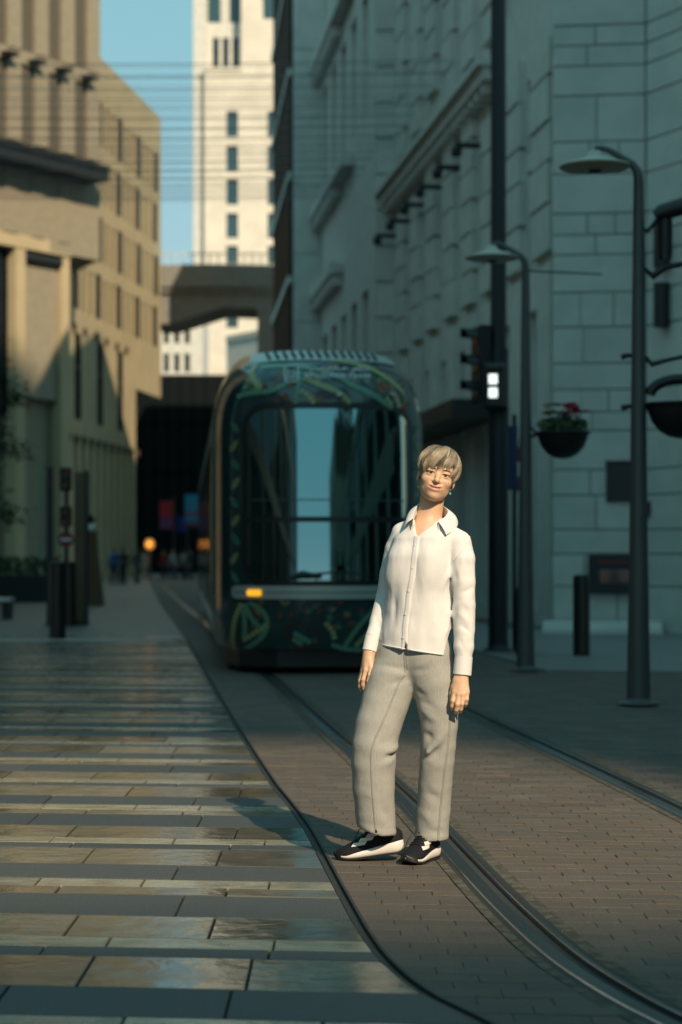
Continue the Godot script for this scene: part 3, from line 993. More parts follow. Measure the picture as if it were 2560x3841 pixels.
	facade(F, ff, lend, 8.5, 12.5, low_ops, M.sandstone, 0.0)
	for k in 4:
		var x := lend - 3.6 - k * 5.3
		var hb := MB.new()
		hb.box(Vector3(x - 2.1, 14.55, 0.003), Vector3(x - 1.5, 14.95, 0.12), ff)
		obj("vent_hood", hb, M.shutter_brown, F)
		var hc := MB.new()
		hc.box(Vector3(x + 0.4, 14.55, 0.003), Vector3(x + 1.0, 14.95, 0.12), ff)
		obj("vent_hood", hc, M.shutter_brown, F)
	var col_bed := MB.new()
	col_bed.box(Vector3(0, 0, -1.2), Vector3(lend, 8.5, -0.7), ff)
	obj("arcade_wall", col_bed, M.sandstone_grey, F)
	for k in 16:
		var x := lend - 0.55 - k * 1.75
		if x < 0.3: break
		var mb := MB.new()
		mb.box(Vector3(x - 0.55, 0, -0.7), Vector3(x + 0.5, 8.498, 0.0), ff)
		obj("arcade_pier", mb, M.sandstone, F)
		var cb := MB.new()
		cb.box(Vector3(x + 0.55, 8.0, -0.2), Vector3(x + 1.15, 8.45, 0.15), ff)
		obj("spout", cb, M.shutter_brown, F)
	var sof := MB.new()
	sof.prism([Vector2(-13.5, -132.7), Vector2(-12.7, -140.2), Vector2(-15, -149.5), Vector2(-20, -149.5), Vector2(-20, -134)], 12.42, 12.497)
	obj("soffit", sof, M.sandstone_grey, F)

	# --- block along the near side of the plaza, outside the frame, that carries the shade cables
	var Lb := thing("plaza_side_block", "stone block along the plaza that carries the shade cables", "building")
	var lf := wall_axes(Vector2(-12.5, 36.0), Vector2(-12.5, 66.0))
	var lc := MB.new()
	lc.prism([Vector2(-12.9, -36), Vector2(-30, -36), Vector2(-30, -66), Vector2(-12.9, -66)], 0.0, 20.0)
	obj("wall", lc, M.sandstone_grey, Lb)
	ops = []
	for k in 8:
		for r in 4: ops.append([1.0 + k * 3.6, 2.6 + k * 3.6, 1.0 + r * 4.6, 4.2 + r * 4.6, 0.35, M.dark_glass, "window"])
	facade(Lb, lf, 30.0, 0.0, 20.0, ops, M.sandstone_grey, 0.0)
	facade(Lb, wall_axes(Vector2(-30, 36.0), Vector2(-12.5, 36.0)), 17.5, 0.0, 20.0, [], M.sandstone_grey, 0.0)

func far_buildings() -> void:
	# --- pale tower
	var G := thing("pale_tower", "sunlit cream tower with a single column of glazed bays beyond the bridge", "building")
	var s := 37.5
	var xf := wall_axes(Vector2(-13.68, 200.0), Vector2(-4.6, 200.0))
	var core := MB.new()
	core.prism([Vector2(-13.6, -200.6), Vector2(-4.6, -200.6), Vector2(-4.6, -216), Vector2(-14.9, -216)], 0.0, 50.1)
	core.prism([Vector2(-10.0, -200.6), Vector2(-4.6, -200.6), Vector2(-4.6, -216), Vector2(-10.0, -216)], 50.1, 62.0)
	core.prism([Vector2(-13.6, -202.9), Vector2(-10.0, -202.9), Vector2(-10.0, -216), Vector2(-13.6, -216)], 50.1, 62.0)
	core.prism([Vector2(-14.85, -200.9), Vector2(-13.6, -200.9), Vector2(-13.6, -216), Vector2(-14.85, -216)], 0.0, 62.0)
	obj("wall", core, M.limestone_pale, G)
	var ops := []
	var cx := (871.0 - 1280) / s + 13.68
	for yy in [[416, 514], [546, 644], [672, 768], [800, 893], [922, 990], [1050, 1110], [1165, 1230], [1290, 1360]]:
		ops.append([cx - 0.55, cx + 0.6, (2095 - yy[1]) / s + 1.22, (2095 - yy[0]) / s + 1.22, 0.35, M.blue_glass, "window"])
		var rx := (1012.0 - 1280) / s + 13.68
		ops.append([rx - 0.2, rx + 0.5, (2095 - yy[1]) / s + 1.22, (2095 - yy[0]) / s + 1.22, 0.3, M.blue_glass, "window"])
	facade(G, xf, 9.08, 0.0, 50.1, ops, M.white_stone, 0.0)
	ops = []
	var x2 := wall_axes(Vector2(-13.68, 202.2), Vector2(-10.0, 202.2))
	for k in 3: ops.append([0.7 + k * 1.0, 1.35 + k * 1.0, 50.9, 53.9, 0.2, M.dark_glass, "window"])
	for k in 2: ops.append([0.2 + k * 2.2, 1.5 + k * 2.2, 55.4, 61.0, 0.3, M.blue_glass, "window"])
	facade(G, x2, 3.68, 50.1, 62.0, ops, M.limestone_pale, 0.0)  # duller stone puts the shade on this setback into its colour
	facade(G, wall_axes(Vector2(-10.0, 200.0), Vector2(-4.6, 200.0)), 5.4, 50.1, 62.0, [[2.2, 4.8, 55.2, 61.0, 0.2, M.blue_glass, "window"]], M.white_stone, 0.0)
	var led := MB.new()
	led.box(Vector3(-0.1, 50.1, -2.2), Vector3(3.78, 50.35, 0.2), xf)
	obj("ledge", led, M.white_stone, G)

	# --- foot bridge
	var H := thing("foot_bridge", "enclosed bridge with pale parapet and dark haunched underside spanning the street", "bridge")
	var hx := wall_axes(Vector2(-13.2, 141.0), Vector2(-4.6, 141.0))
	var deck := MB.new()
	deck.box(Vector3(0, 20.0, -7.0), Vector3(8.6, 20.6, 0.0), hx)
	obj("deck", deck, M.bridge_stone, H)
	var par := MB.new()
	par.prism([Vector2(-13.2, -140.9), Vector2(-9.1, -140.4), Vector2(-4.6, -140.9), Vector2(-4.6, -141.2), Vector2(-9.1, -140.7), Vector2(-13.2, -141.2)], 20.35, 21.9)
	obj("parapet", par, M.bridge_stone, H)
	for k in 14:
		var pb := MB.new()
		pb.box(Vector3(0.3 + k * 0.6, 21.9, -0.25), Vector3(0.38 + k * 0.6, 22.7, -0.17), hx)
		obj("railing_post", pb, M.limestone_shade, H)
	var rail := MB.new()
	rail.box(Vector3(0.1, 22.7, -0.27), Vector3(8.5, 22.78, -0.15), hx)
	obj("handrail", rail, M.limestone_shade, H)
	var ha := MB.new()
	var prof := [Vector2(0, 20.0), Vector2(8.6, 20.0), Vector2(8.6, 12.0), Vector2(7.3, 12.0), Vector2(7.3, 18.9), Vector2(4.9, 19.0), Vector2(1.1, 17.8), Vector2(0, 17.9)]
	var idx := Geometry2D.triangulate_polygon(PackedVector2Array(prof))
	for t in range(0, idx.size(), 3):
		var a: Vector2 = prof[idx[t]]; var b: Vector2 = prof[idx[t + 1]]; var c: Vector2 = prof[idx[t + 2]]
		if (b - a).cross(c - a) < 0:
			var e := b; b = c; c = e
		ha.tri(hx * Vector3(a.x, a.y, -0.3), hx * Vector3(b.x, b.y, -0.3), hx * Vector3(c.x, c.y, -0.3))
		ha.tri(hx * Vector3(a.x, a.y, -6.8), hx * Vector3(c.x, c.y, -6.8), hx * Vector3(b.x, b.y, -6.8))
	for i in prof.size():
		var a: Vector2 = prof[i]; var b: Vector2 = prof[(i + 1) % prof.size()]
		ha.quad(hx * Vector3(a.x, a.y, -6.8), hx * Vector3(b.x, b.y, -6.8), hx * Vector3(b.x, b.y, -0.3), hx * Vector3(a.x, a.y, -0.3))
	obj("haunch", ha, M.bridge_stone, H)
	var leg := MB.new()
	leg.box(Vector3(7.3, 0, -6.8), Vector3(8.6, 12.0, -0.3), hx)
	obj("leg", leg, M.bridge_stone, H)

	# --- pale house glimpsed under the bridge, dark glazed house below it that closes the street
	var W := thing("pale_far_house", "pale house with paired windows glimpsed under the bridge", "building")
	var wx := wall_axes(Vector2(-16.5, 182.0), Vector2(-12.6, 182.0))
	var wc := MB.new()
	wc.prism([Vector2(-17.5, -182.4), Vector2(-12.6, -182.4), Vector2(-12.6, -190), Vector2(-17.5, -190)], 0.0, 25.6)
	obj("wall", wc, M.limestone_pale, W)
	ops = []
	for r in 4:
		for k in 3: ops.append([0.35 + k * 0.95, 0.85 + k * 0.95, 15.6 + r * 2.6, 17.3 + r * 2.6, 0.25, M.dark_glass, "window"])
	facade(W, wx, 3.9, 0.0, 25.6, ops, M.limestone_pale, 0.0)
	var D := thing("dark_street_end_house", "dark glazed house closing the end of the street below the bridge", "building")
	var dx := wall_axes(Vector2(-18.5, 165.0), Vector2(-6.0, 165.0))
	var dc := MB.new()
	dc.prism([Vector2(-18.5, -165.2), Vector2(-6.0, -165.2), Vector2(-6.0, -176), Vector2(-18.5, -176)], 0.0, 16.4)
	obj("wall", dc, M.smoked_panel, D)
	for r in 4:
		for k in 12:
			var mb := MB.new()
			mb.box(Vector3(0.08 + k * 1.04, 0.2 + r * 4.05, -0.2), Vector3(1.04 + k * 1.04 - 0.06, 4.1 + r * 4.05, -0.02), dx)
			obj("glass_panel", mb, M.smoked_panel, D)
	# lower wing at the foot of the tower on the other side
	var Y := thing("stepped_grey_wing", "grey stone wing with a sloping parapet beside the bridge leg", "building")
	var yb := MB.new()
	yb.prism([Vector2(-9.6, -168), Vector2(-4.5, -160), Vector2(-2, -176), Vector2(-9.6, -176)], 0.0, 19.4)
	obj("wall", yb, M.limestone_pale, Y)
	var yc := MB.new()
	yc.prism([Vector2(-9.7, -167.95), Vector2(-4.5, -159.8), Vector2(-4.4, -160.4), Vector2(-9.6, -168.5)], 19.402, 19.9)
	obj("parapet", yc, M.limestone_shade, Y)

	# --- shade cables strung across the street
	var i := 0
	var d := 43.2
	while d < 60.0:
		var xr := 1.3 - 0.11 * (d - 53.0) + 0.08 if d < 52.9 else 0.92 - 0.11 * (d - 53.0) - 0.01
		var mb := MB.new()
		var pts := []
		for k in 9:
			var t := k / 8.0
			pts.append(V(lerpf(-12.5, xr, t), 12.0 - 0.10 * sin(PI * t) + 0.02 * sin(i * 2.1), d))
		mb.tube(pts, fill(9, 0.006 if i % 3 else 0.010), 5)
		var o := obj("shade_cable", mb, M.cable_grey)
		tag(o, "thin steel shade cable strung high across the street between facades", "cable", "shade cables across the street")
		d += 0.36 + 0.14 * sin(i * 1.7)
		i += 1

# ---------------------------------------------------------------- the tram
# its nose as a height field over (x, y): z runs towards the viewer, 0 at the tip
func tram_w(y: float) -> float:
	return 1.17 - (0.30 * pow((y - 2.55) / 0.95, 2.4) if y > 2.55 else 0.0) - (0.10 * pow((0.6 - y) / 0.4, 2.0) if y < 0.6 else 0.0)

func tram_z(x: float, y: float) -> float:
	var w := tram_w(y)
	var r := minf(absf(x) / w, 1.0)
	var n := 2.35
	var z := -1.5 * (1.0 - pow(maxf(1.0 - pow(r, n), 0.0), 1.0 / n))
	if y > 1.0: z -= 0.075 * pow(y - 1.0, 1.35)
	else: z -= 0.10 * pow((1.0 - y) / 0.8, 2.0)
	if y > 2.9: z -= 0.85 * pow((y - 2.9) / 0.6, 2.6)
	return z

func tram_p(across: float, y: float, off: float) -> Vector3:
	var x := across + 0.05
	var e := 0.01
	var du := Vector3(2 * e, 0, tram_z(x + e, y) - tram_z(x - e, y)); var dv := Vector3(0, 2 * e, tram_z(x, y + e) - tram_z(x, y - e))
	return Vector3(x, y, tram_z(x, y)) + du.cross(dv).normalized() * off

# a sheet on the nose with rounded corners, proud by off
func nose_patch(x0: float, x1: float, y0: float, y1: float, r: float, off: float, nx := 28, ny := 30, thick := 0.0) -> MB:
	var mb := MB.new()
	var rows := []
	for j in ny + 1:
		var t := float(j) / ny
		t = 0.5 - 0.5 * cos(PI * t)
		var y := lerpf(y0, y1, t)
		var e := minf(y - y0, y1 - y)
		var ins := 0.0
		if r > 0.0 and e < r: ins = r - sqrt(maxf(r * r - (r - e) * (r - e), 0.0))
		var row := []
		for i in nx + 1:
			row.append(tram_p(lerpf(x0 + ins, x1 - ins, float(i) / nx), y, off))
		rows.append(row)
	mb.grid(rows)
	if thick > 0.0:
		var m := rows.size() - 1
		for i in nx:
			mb.quad(rows[0][i] - Vector3(0, 0, thick), rows[0][i + 1] - Vector3(0, 0, thick), rows[0][i + 1], rows[0][i])
			mb.quad(rows[m][i], rows[m][i + 1], rows[m][i + 1] - Vector3(0, 0, thick), rows[m][i] - Vector3(0, 0, thick))
		for j in m:
			mb.quad(rows[j][0] - Vector3(0, 0, thick), rows[j][0], rows[j + 1][0], rows[j + 1][0] - Vector3(0, 0, thick))
			mb.quad(rows[j][nx], rows[j][nx] - Vector3(0, 0, thick), rows[j + 1][nx] - Vector3(0, 0, thick), rows[j + 1][nx])
	return mb

# a printed rope: a flat band on the nose along artwork points, its strands in two tones
func rope(mb: MB, pts: Array, w: float, c1: Color, c2: Color, off: float) -> void:
	var p3 := []
	for p in pts: p3.append(Vector3(p[0], p[1], 0))
	var L := 0.0
	for i in p3.size() - 1: L += p3[i].distance_to(p3[i + 1])
	var n := maxi(int(L / 0.022), 4)
	var c := along(p3, n)
	for i in n - 1:
		var t: Vector3 = (c[mini(i + 1, n - 1)] - c[maxi(i - 1, 0)]).normalized()
		var t2: Vector3 = (c[mini(i + 2, n - 1)] - c[i]).normalized()
		var a: Vector3 = Vector3(-t.y, t.x, 0) * w; var b: Vector3 = Vector3(-t2.y, t2.x, 0) * w
		mb.col = c1 if i % 2 == 0 else c2
		mb.quad(tram_p(c[i].x - a.x, c[i].y - a.y, off), tram_p(c[i + 1].x - b.x, c[i + 1].y - b.y, off), tram_p(c[i + 1].x + b.x, c[i + 1].y + b.y, off), tram_p(c[i].x + a.x, c[i].y + a.y, off))

func leaf_print(mb: MB, x: float, y: float, rx: float, ry: float, turn: float, col: Color, off: float) -> void:
	mb.col = col
	var n := 14
	for i in n:
		var a := TAU * i / n; var b := TAU * (i + 1) / n
		var p := Vector2(cos(a) * rx, sin(a) * ry).rotated(turn); var q := Vector2(cos(b) * rx, sin(b) * ry).rotated(turn)
		mb.tri(tram_p(x, y, off), tram_p(x + p.x, y + p.y, off), tram_p(x + q.x, y + q.y, off))

func up_art(list: Array) -> Array:       # artwork units of the upper panel to metres on the nose
	var o := []
	for p in list: o.append([(p[0] / 2.119 - 372.0) / 352.0, 1.22 + (795.0 - p[1] / 2.119) / 352.0])
	return o

func low_art(list: Array) -> Array:      # artwork units of the lower panel
	var o := []
	for p in list: o.append([(p[0] / 2.376 - 492.0) / 352.0, 1.22 + (-55.0 - p[1] / 2.376) / 352.0])
	return o

func tram() -> void:
	var T := thing("tram", "dark green tram with rope pattern livery and a large curved windscreen on the rails", "tram", V(-0.15, 0, 20.8), 0.078)
	var liv := mat("tram_livery", lin(0.012, 0.040, 0.042), 0.16, 0.0, 0.6)
	liv.clearcoat_enabled = true
	liv.clearcoat = 0.6
	liv.clearcoat_roughness = 0.08
	var side_m := mat("tram_side", lin(0.05, 0.075, 0.068), 0.4, 0.0, 0.6)
	var silver := mat("tram_silver", lin(0.46, 0.50, 0.46), 0.35, 0.25)
	var glass := mat("sky_tinted_glass", lin(0.20, 0.35, 0.36), 0.05, 1.0, 0.9)  # teal metallic tint puts the sky reflection into the glass colour
	var print_m := mat("tram_print", lin(1, 1, 1), 0.3, 0.0, 0.5)
	print_m.vertex_color_use_as_albedo = true

	# shell: nose, sides, roof
	var sh := MB.new()
	var rows := []
	var ys := []
	for j in 33: ys.append(lerpf(0.27, 3.5, j / 32.0))
	for y in ys:
		var row := []
		var w := tram_w(y)
		for i in 57:
			var s := i / 28.0 - 1.0
			var x := w * (1.0 - pow(1.0 - absf(s), 2.1)) * signf(s)
			row.append(Vector3(x, y, tram_z(x, y)))
		rows.append(row)
	sh.grid(rows)
	obj("nose_shell", sh, liv, T)
	for sd in 2:
		var b := MB.new()
		var srows := []
		for j in ys.size():
			var row := []
			for i in 25:
				var sx := -1.0 if sd == 0 else 1.0
				var z0 := tram_z(tram_w(ys[j]), ys[j])
				row.append(Vector3(sx * tram_w(ys[j]), ys[j], lerpf(z0, -24.0, i / 24.0)))
			srows.append(row)
		b.grid(srows, sd == 0)
		obj("side_shell", b, side_m, T)
	var roof := MB.new()
	for k in 16:
		var a := k / 16.0; var c := (k + 1) / 16.0
		var xa := lerpf(-0.87, 0.87, a); var xc := lerpf(-0.87, 0.87, c)
		roof.quad(Vector3(xa, 3.5, tram_z(xa, 3.5)), Vector3(xc, 3.5, tram_z(xc, 3.5)), Vector3(xc, 3.5, -24), Vector3(xa, 3.5, -24))
	obj("roof", roof, silver, T)
	# under frame
	var sk := MB.new()
	sk.box(Vector3(-1.0, 0.02, -23.8), Vector3(1.0, 0.26, -1.2))
	sk.prism([Vector2(-1.02, -1.15), Vector2(1.02, -1.15), Vector2(0.9, -0.5), Vector2(0.5, -0.24), Vector2(-0.5, -0.24), Vector2(-0.9, -0.5)], 0.08, 0.268)
	obj("under_frame", sk, M.black_paint, T)
	for z in [-3.0, -4.8, -12.0, -13.8]:
		for sx in [-1.0, 1.0]:
			var wb := MB.new()
			var c := Vector3(sx * 0.62, 0.29, z)
			wb.tube([c - Vector3(0.07, 0, 0), c + Vector3(0.07, 0, 0)], [0.28, 0.28], 20)
			obj("wheel", wb, M.dark_metal, T)
	# windscreen in its black surround, the dark bar across it, wiper
	obj("windscreen_surround", nose_patch(-0.91, 0.91, 0.93, 2.86, 0.26, 0.008, 30, 30), M.black_paint, T)
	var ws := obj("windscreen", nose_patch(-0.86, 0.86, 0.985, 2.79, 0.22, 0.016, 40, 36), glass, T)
	obj("divider_bar", nose_patch(-0.86, 0.86, 1.60, 1.655, 0.0, 0.024, 24, 2, 0.01), M.black_paint, ws)
	var grey_line := nose_patch(-0.80, 0.80, 1.825, 1.838, 0.0, 0.02, 24, 2, 0.004)
	obj("teal_line", grey_line, mat("line_teal", lin(0.05, 0.09, 0.09), 0.4), ws)  # thin teal line across the glass
	var wi := MB.new()
	wi.tube([tram_p(-0.42, 1.02, 0.05), tram_p(-0.3, 1.05, 0.06), tram_p(-0.1, 1.03, 0.05)], [0.02, 0.045, 0.02], 8)
	wi.tube([tram_p(-0.3, 1.05, 0.05), tram_p(0.1, 1.08, 0.05), tram_p(0.42, 1.04, 0.04)], [0.014, 0.011, 0.008], 6)
	obj("wiper", wi, M.black_paint, T)
	# silver bumper strip with the amber indicators
	obj("bumper_strip", nose_patch(-1.0, 1.0, 0.80, 0.935, 0.05, 0.03, 40, 8, 0.03), silver, T)
	var gr := nose_patch(-0.98, 0.98, 0.862, 0.872, 0.0, 0.034, 40, 2)
	obj("bumper_groove", gr, mat("groove_green", lin(0.05, 0.10, 0.085), 0.4), T)
	var amber := mat("indicator_amber", lin(0.9, 0.42, 0.03), 0.3)
	amber.emission_enabled = true
	amber.emission = lin(1.0, 0.45, 0.02)
	amber.emission_energy_multiplier = 0.75
	obj("indicator_light", nose_patch(-0.84, -0.70, 0.83, 0.895, 0.022, 0.045, 10, 8, 0.02), amber, T)
	var amber_off := mat("indicator_unlit", lin(0.4, 0.16, 0.02), 0.3)
	obj("indicator_lens", nose_patch(0.70, 0.84, 0.83, 0.895, 0.022, 0.045, 10, 8, 0.02), amber_off, T)
	# silver brow with its row of slats
	obj("brow_panel", nose_patch(-0.80, 0.80, 3.335, 3.475, 0.03, 0.012, 30, 6, 0.02), silver, T)
	for k in 14:
		var x := -0.60 + k * 0.088
		var sb := MB.new()
		var a := tram_p(x, 3.365, 0.02); var b := tram_p(x - 0.02, 3.45, 0.02)
		sb.tube([a, b], [0.02, 0.02], 6)
		obj("brow_slat", sb, M.dark_metal, T)
	# rope livery
	var pr := MB.new()
	var y1 := Color(0.40, 0.42, 0.19); var y2 := Color(0.17, 0.22, 0.10); var g1 := Color(0.16, 0.34, 0.22); var g2 := Color(0.07, 0.18, 0.12)
	var up := [[[255, 340], [205, 270], [195, 190], [240, 110], [330, 95], [640, 90], [900, 110], [1080, 150], [1220, 220], [1330, 300], [1400, 360]],
		[[270, 155], [400, 150], [520, 165], [640, 180], [760, 220], [860, 260], [960, 320], [1080, 370], [1190, 430], [1290, 490]],
		[[590, 270], [680, 310], [760, 345], [850, 380], [950, 470]], [[80, 400], [130, 380], [240, 370], [330, 365], [450, 310], [530, 260], [550, 200]],
		[[560, 370], [620, 410], [660, 470]], [[520, 470], [530, 400], [545, 330], [560, 250]], [[1240, 410], [1270, 440], [1290, 480]], [[1300, 380], [1330, 430], [1350, 480]]]
	# fields of colour under the ropes
	for f in [[400, 230, 0.16, 0.09, 0.0, 0.012, 0.07, 0.045], [300, 200, 0.1, 0.12, 0.4, 0.01, 0.055, 0.04], [800, 130, 0.5, 0.035, 0.0, 0.012, 0.05, 0.075], [1150, 300, 0.2, 0.08, -0.5, 0.008, 0.05, 0.035], [650, 440, 0.1, 0.05, -0.6, 0.15, 0.14, 0.05], [900, 430, 0.09, 0.05, -0.7, 0.16, 0.14, 0.06], [760, 400, 0.12, 0.06, 0.0, 0.035, 0.02, 0.03], [180, 300, 0.05, 0.1, 0.2, 0.09, 0.10, 0.03]]:
		var p: Array = up_art([[f[0], f[1]]])[0]
		leaf_print(pr, p[0], p[1], f[2], f[3], f[4], Color(f[5], f[6], f[7]), 0.005)
	for f in [[390, 250], [370, 320], [440, 410], [1220, 300], [1250, 325], [1195, 345], [820, 165], [270, 310], [480, 320], [1400, 250], [1410, 480], [715, 440]]:
		var p: Array = up_art([[f[0], f[1]]])[0]
		for k in 4: leaf_print(pr, p[0] + 0.022 * cos(k * 1.57), p[1] + 0.022 * sin(k * 1.57), 0.022, 0.012, k * 1.57, Color(0.22, 0.055, 0.025), 0.007)
	for r in up.size(): rope(pr, up_art(up[r]), 0.027 if r < 4 else 0.021, y1 if r % 2 == 0 else g1, y2 if r % 2 == 0 else g2, 0.009)
	var lo := [[[400, 270], [350, 400], [330, 560], [345, 690]], [[470, 255], [580, 330], [620, 420], [600, 520], [520, 610], [400, 690]], [[430, 270], [480, 380], [545, 460]], [[420, 590], [520, 520], [610, 450]], [[410, 290], [430, 420], [430, 560]],
		[[1545, 320], [1420, 450], [1330, 570], [1290, 640]], [[1680, 330], [1500, 520], [1380, 640]], [[850, 520], [920, 560], [990, 600]], [[840, 570], [890, 600], [930, 620]], [[1120, 430], [1180, 500], [1200, 570]], [[1180, 620], [1300, 660], [1450, 670]]]
	for r in lo.size(): rope(pr, low_art(lo[r]), 0.024, y1 if r % 3 == 0 else g1, y2 if r % 3 == 0 else g2, 0.009)
	var oval := []
	for k in 15: oval.append([920 + 135 * cos(TAU * k / 14.0), 545 + 105 * sin(TAU * k / 14.0) + 50 * cos(TAU * k / 14.0)])
	rope(pr, low_art(oval), 0.010, Color(0.12, 0.035, 0.02), Color(0.06, 0.02, 0.014), 0.009)
	for f in [[560, 380, 0.03], [480, 480, 0.025], [730, 370, 0.03], [820, 360, 0.03], [1060, 330, 0.03], [1160, 300, 0.025], [1250, 250, 0.03]]:
		var p: Array = low_art([[f[0], f[1]]])[0]
		leaf_print(pr, p[0], p[1], f[2], f[2] * 0.55, 0.8, Color(0.2, 0.05, 0.02), 0.008)
	var rl := RandomNumberGenerator.new()
	rl.seed = 31
	for k in 60:
		var p := [rl.randf_range(-0.95, 0.95), rl.randf_range(0.36, 0.76)] if k < 34 else [rl.randf_range(-0.9, 0.9), rl.randf_range(2.9, 3.3)]
		var an := rl.randf() * TAU
		for q in 3:
			var c: Color = [Color(0.06, 0.16, 0.09), Color(0.26, 0.27, 0.10), Color(0.03, 0.10, 0.14), Color(0.20, 0.06, 0.03)][rl.randi() % 4]
			leaf_print(pr, p[0] + 0.035 * cos(an + q * 0.8), p[1] + 0.035 * sin(an + q * 0.8), 0.040, 0.013, an + q * 0.8, c, 0.0055 + 0.0004 * q)
	# pillar prints beside the windscreen
	for k in 9:
		for sx in [-1.0, 1.0]:
			leaf_print(pr, sx * (0.985 + 0.01 * sin(k * 2.0)), 1.02 + k * 0.2, 0.028, 0.07, sx * 0.5 * (1 if k % 2 else -1), Color(0.24, 0.24, 0.11) if k % 2 else Color(0.07, 0.17, 0.11), 0.006)
	obj("livery_print", pr, print_m, T, true)
	# name and emblem on the head board
	var white := mat("lettering_white", lin(0.62, 0.66, 0.65), 0.5)
	var e := 0.02
	var tilt := atan2(tram_z(0.1, 3.13 - e) - tram_z(0.1, 3.13 + e), 2 * e)
	var font := SystemFont.new()
	font.font_names = PackedStringArray(["Droid Sans"])
	var tm := TextMesh.new()
	tm.text = "MSHEIREB TRAM"
	tm.font = font
	tm.font_size = 32
	tm.pixel_size = 0.0029
	tm.depth = 0.006
	inst("lettering", tm, white, T, Transform3D(Basis(Vector3.RIGHT, -tilt), tram_p(0.085, 3.125, 0.03)))
	var ar := MB.new()
	# the same name in Arabic script above it, as strokes
	var strokes := [[[0.43, 3.245], [0.43, 3.215], [0.40, 3.21], [0.36, 3.21], [0.355, 3.23]], [[0.335, 3.255], [0.335, 3.20]], [[0.315, 3.215], [0.30, 3.235], [0.285, 3.22], [0.30, 3.205], [0.32, 3.207]], [[0.27, 3.225], [0.262, 3.19], [0.235, 3.18]], [[0.19, 3.21], [0.17, 3.235], [0.155, 3.22], [0.165, 3.208], [0.10, 3.21], [0.09, 3.23], [0.075, 3.208], [0.06, 3.23], [0.045, 3.208], [0.02, 3.21], [0.015, 3.235]], [[0.0, 3.225], [-0.01, 3.19], [-0.04, 3.18]], [[-0.06, 3.235], [-0.075, 3.208], [-0.14, 3.208], [-0.155, 3.235]]]
	for s in strokes:
		var p3 := []
		for p in s: p3.append(tram_p(p[0], p[1], 0.018))
		var c := along(p3, p3.size() * 3)
		ar.tube(c, fill(c.size(), 0.0075), 5)
	for p in [[0.385, 3.235], [0.40, 3.236], [0.09, 3.255], [0.075, 3.26], [0.105, 3.26], [0.015, 3.185], [0.0, 3.17], [-0.105, 3.185]]:
		ar.tube([tram_p(p[0] - 0.006, p[1], 0.018), tram_p(p[0] + 0.006, p[1], 0.018)], [0.007, 0.007], 5)
	obj("arabic_lettering", ar, white, T)
	var em := MB.new()
	for s in [[[-0.46, 3.07], [-0.455, 3.23], [-0.44, 3.25], [-0.34, 3.25], [-0.325, 3.23], [-0.33, 3.09], [-0.345, 3.07], [-0.46, 3.07]], [[-0.425, 3.13], [-0.42, 3.20], [-0.375, 3.20], [-0.37, 3.13], [-0.425, 3.13]], [[-0.44, 3.105], [-0.36, 3.105]]]:
		var p3 := []
		for p in s: p3.append(tram_p(p[0], p[1], 0.018))
		em.tube(p3, fill(p3.size(), 0.009), 5)
	obj("emblem", em, white, T)
	# warning lamp on the brow, side mirrors' camera arm, side windows and doors
	var lamp := MB.new()
	lamp.lathe(tram_p(0.10, 2.93, 0.01), [Vector2(0.001, -0.03), Vector2(0.035, -0.02), Vector2(0.04, 0.0), Vector2(0.03, 0.025), Vector2(0.001, 0.035)], 14)
	obj("brow_lamp", lamp, mat("lamp_lens", lin(0.35, 0.40, 0.36), 0.15), T)
	for k in 6:
		for sx in [-1.0, 1.0]:
			var wb := MB.new()
			var z0 := -2.0 - k * 3.65
			var x0: float = sx * 1.172
			wb.box(Vector3(minf(x0, x0 + sx * 0.006), 1.0 if k != 2 and k != 4 else 0.42, z0 - 3.2), Vector3(maxf(x0, x0 + sx * 0.006), 2.55, z0))
			obj("door" if k == 2 or k == 4 else "side_window", wb, M.dark_glass, T)
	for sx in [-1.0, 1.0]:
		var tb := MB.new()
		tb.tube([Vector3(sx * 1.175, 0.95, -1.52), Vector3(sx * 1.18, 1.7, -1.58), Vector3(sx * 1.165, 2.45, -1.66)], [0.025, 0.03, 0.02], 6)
		obj("warm_reflection_strip", tb, mat("reflection_bronze", lin(0.22, 0.16, 0.09), 0.25, 0.7), T)  # bronze strip stands in for a warm reflection along the corner
		var lb := MB.new()
		lb.box(Vector3(sx * 1.176 - 0.004, 0.5, -23.5), Vector3(sx * 1.176 + 0.004, 0.62, -1.6))
		obj("side_stripe", lb, silver, T)

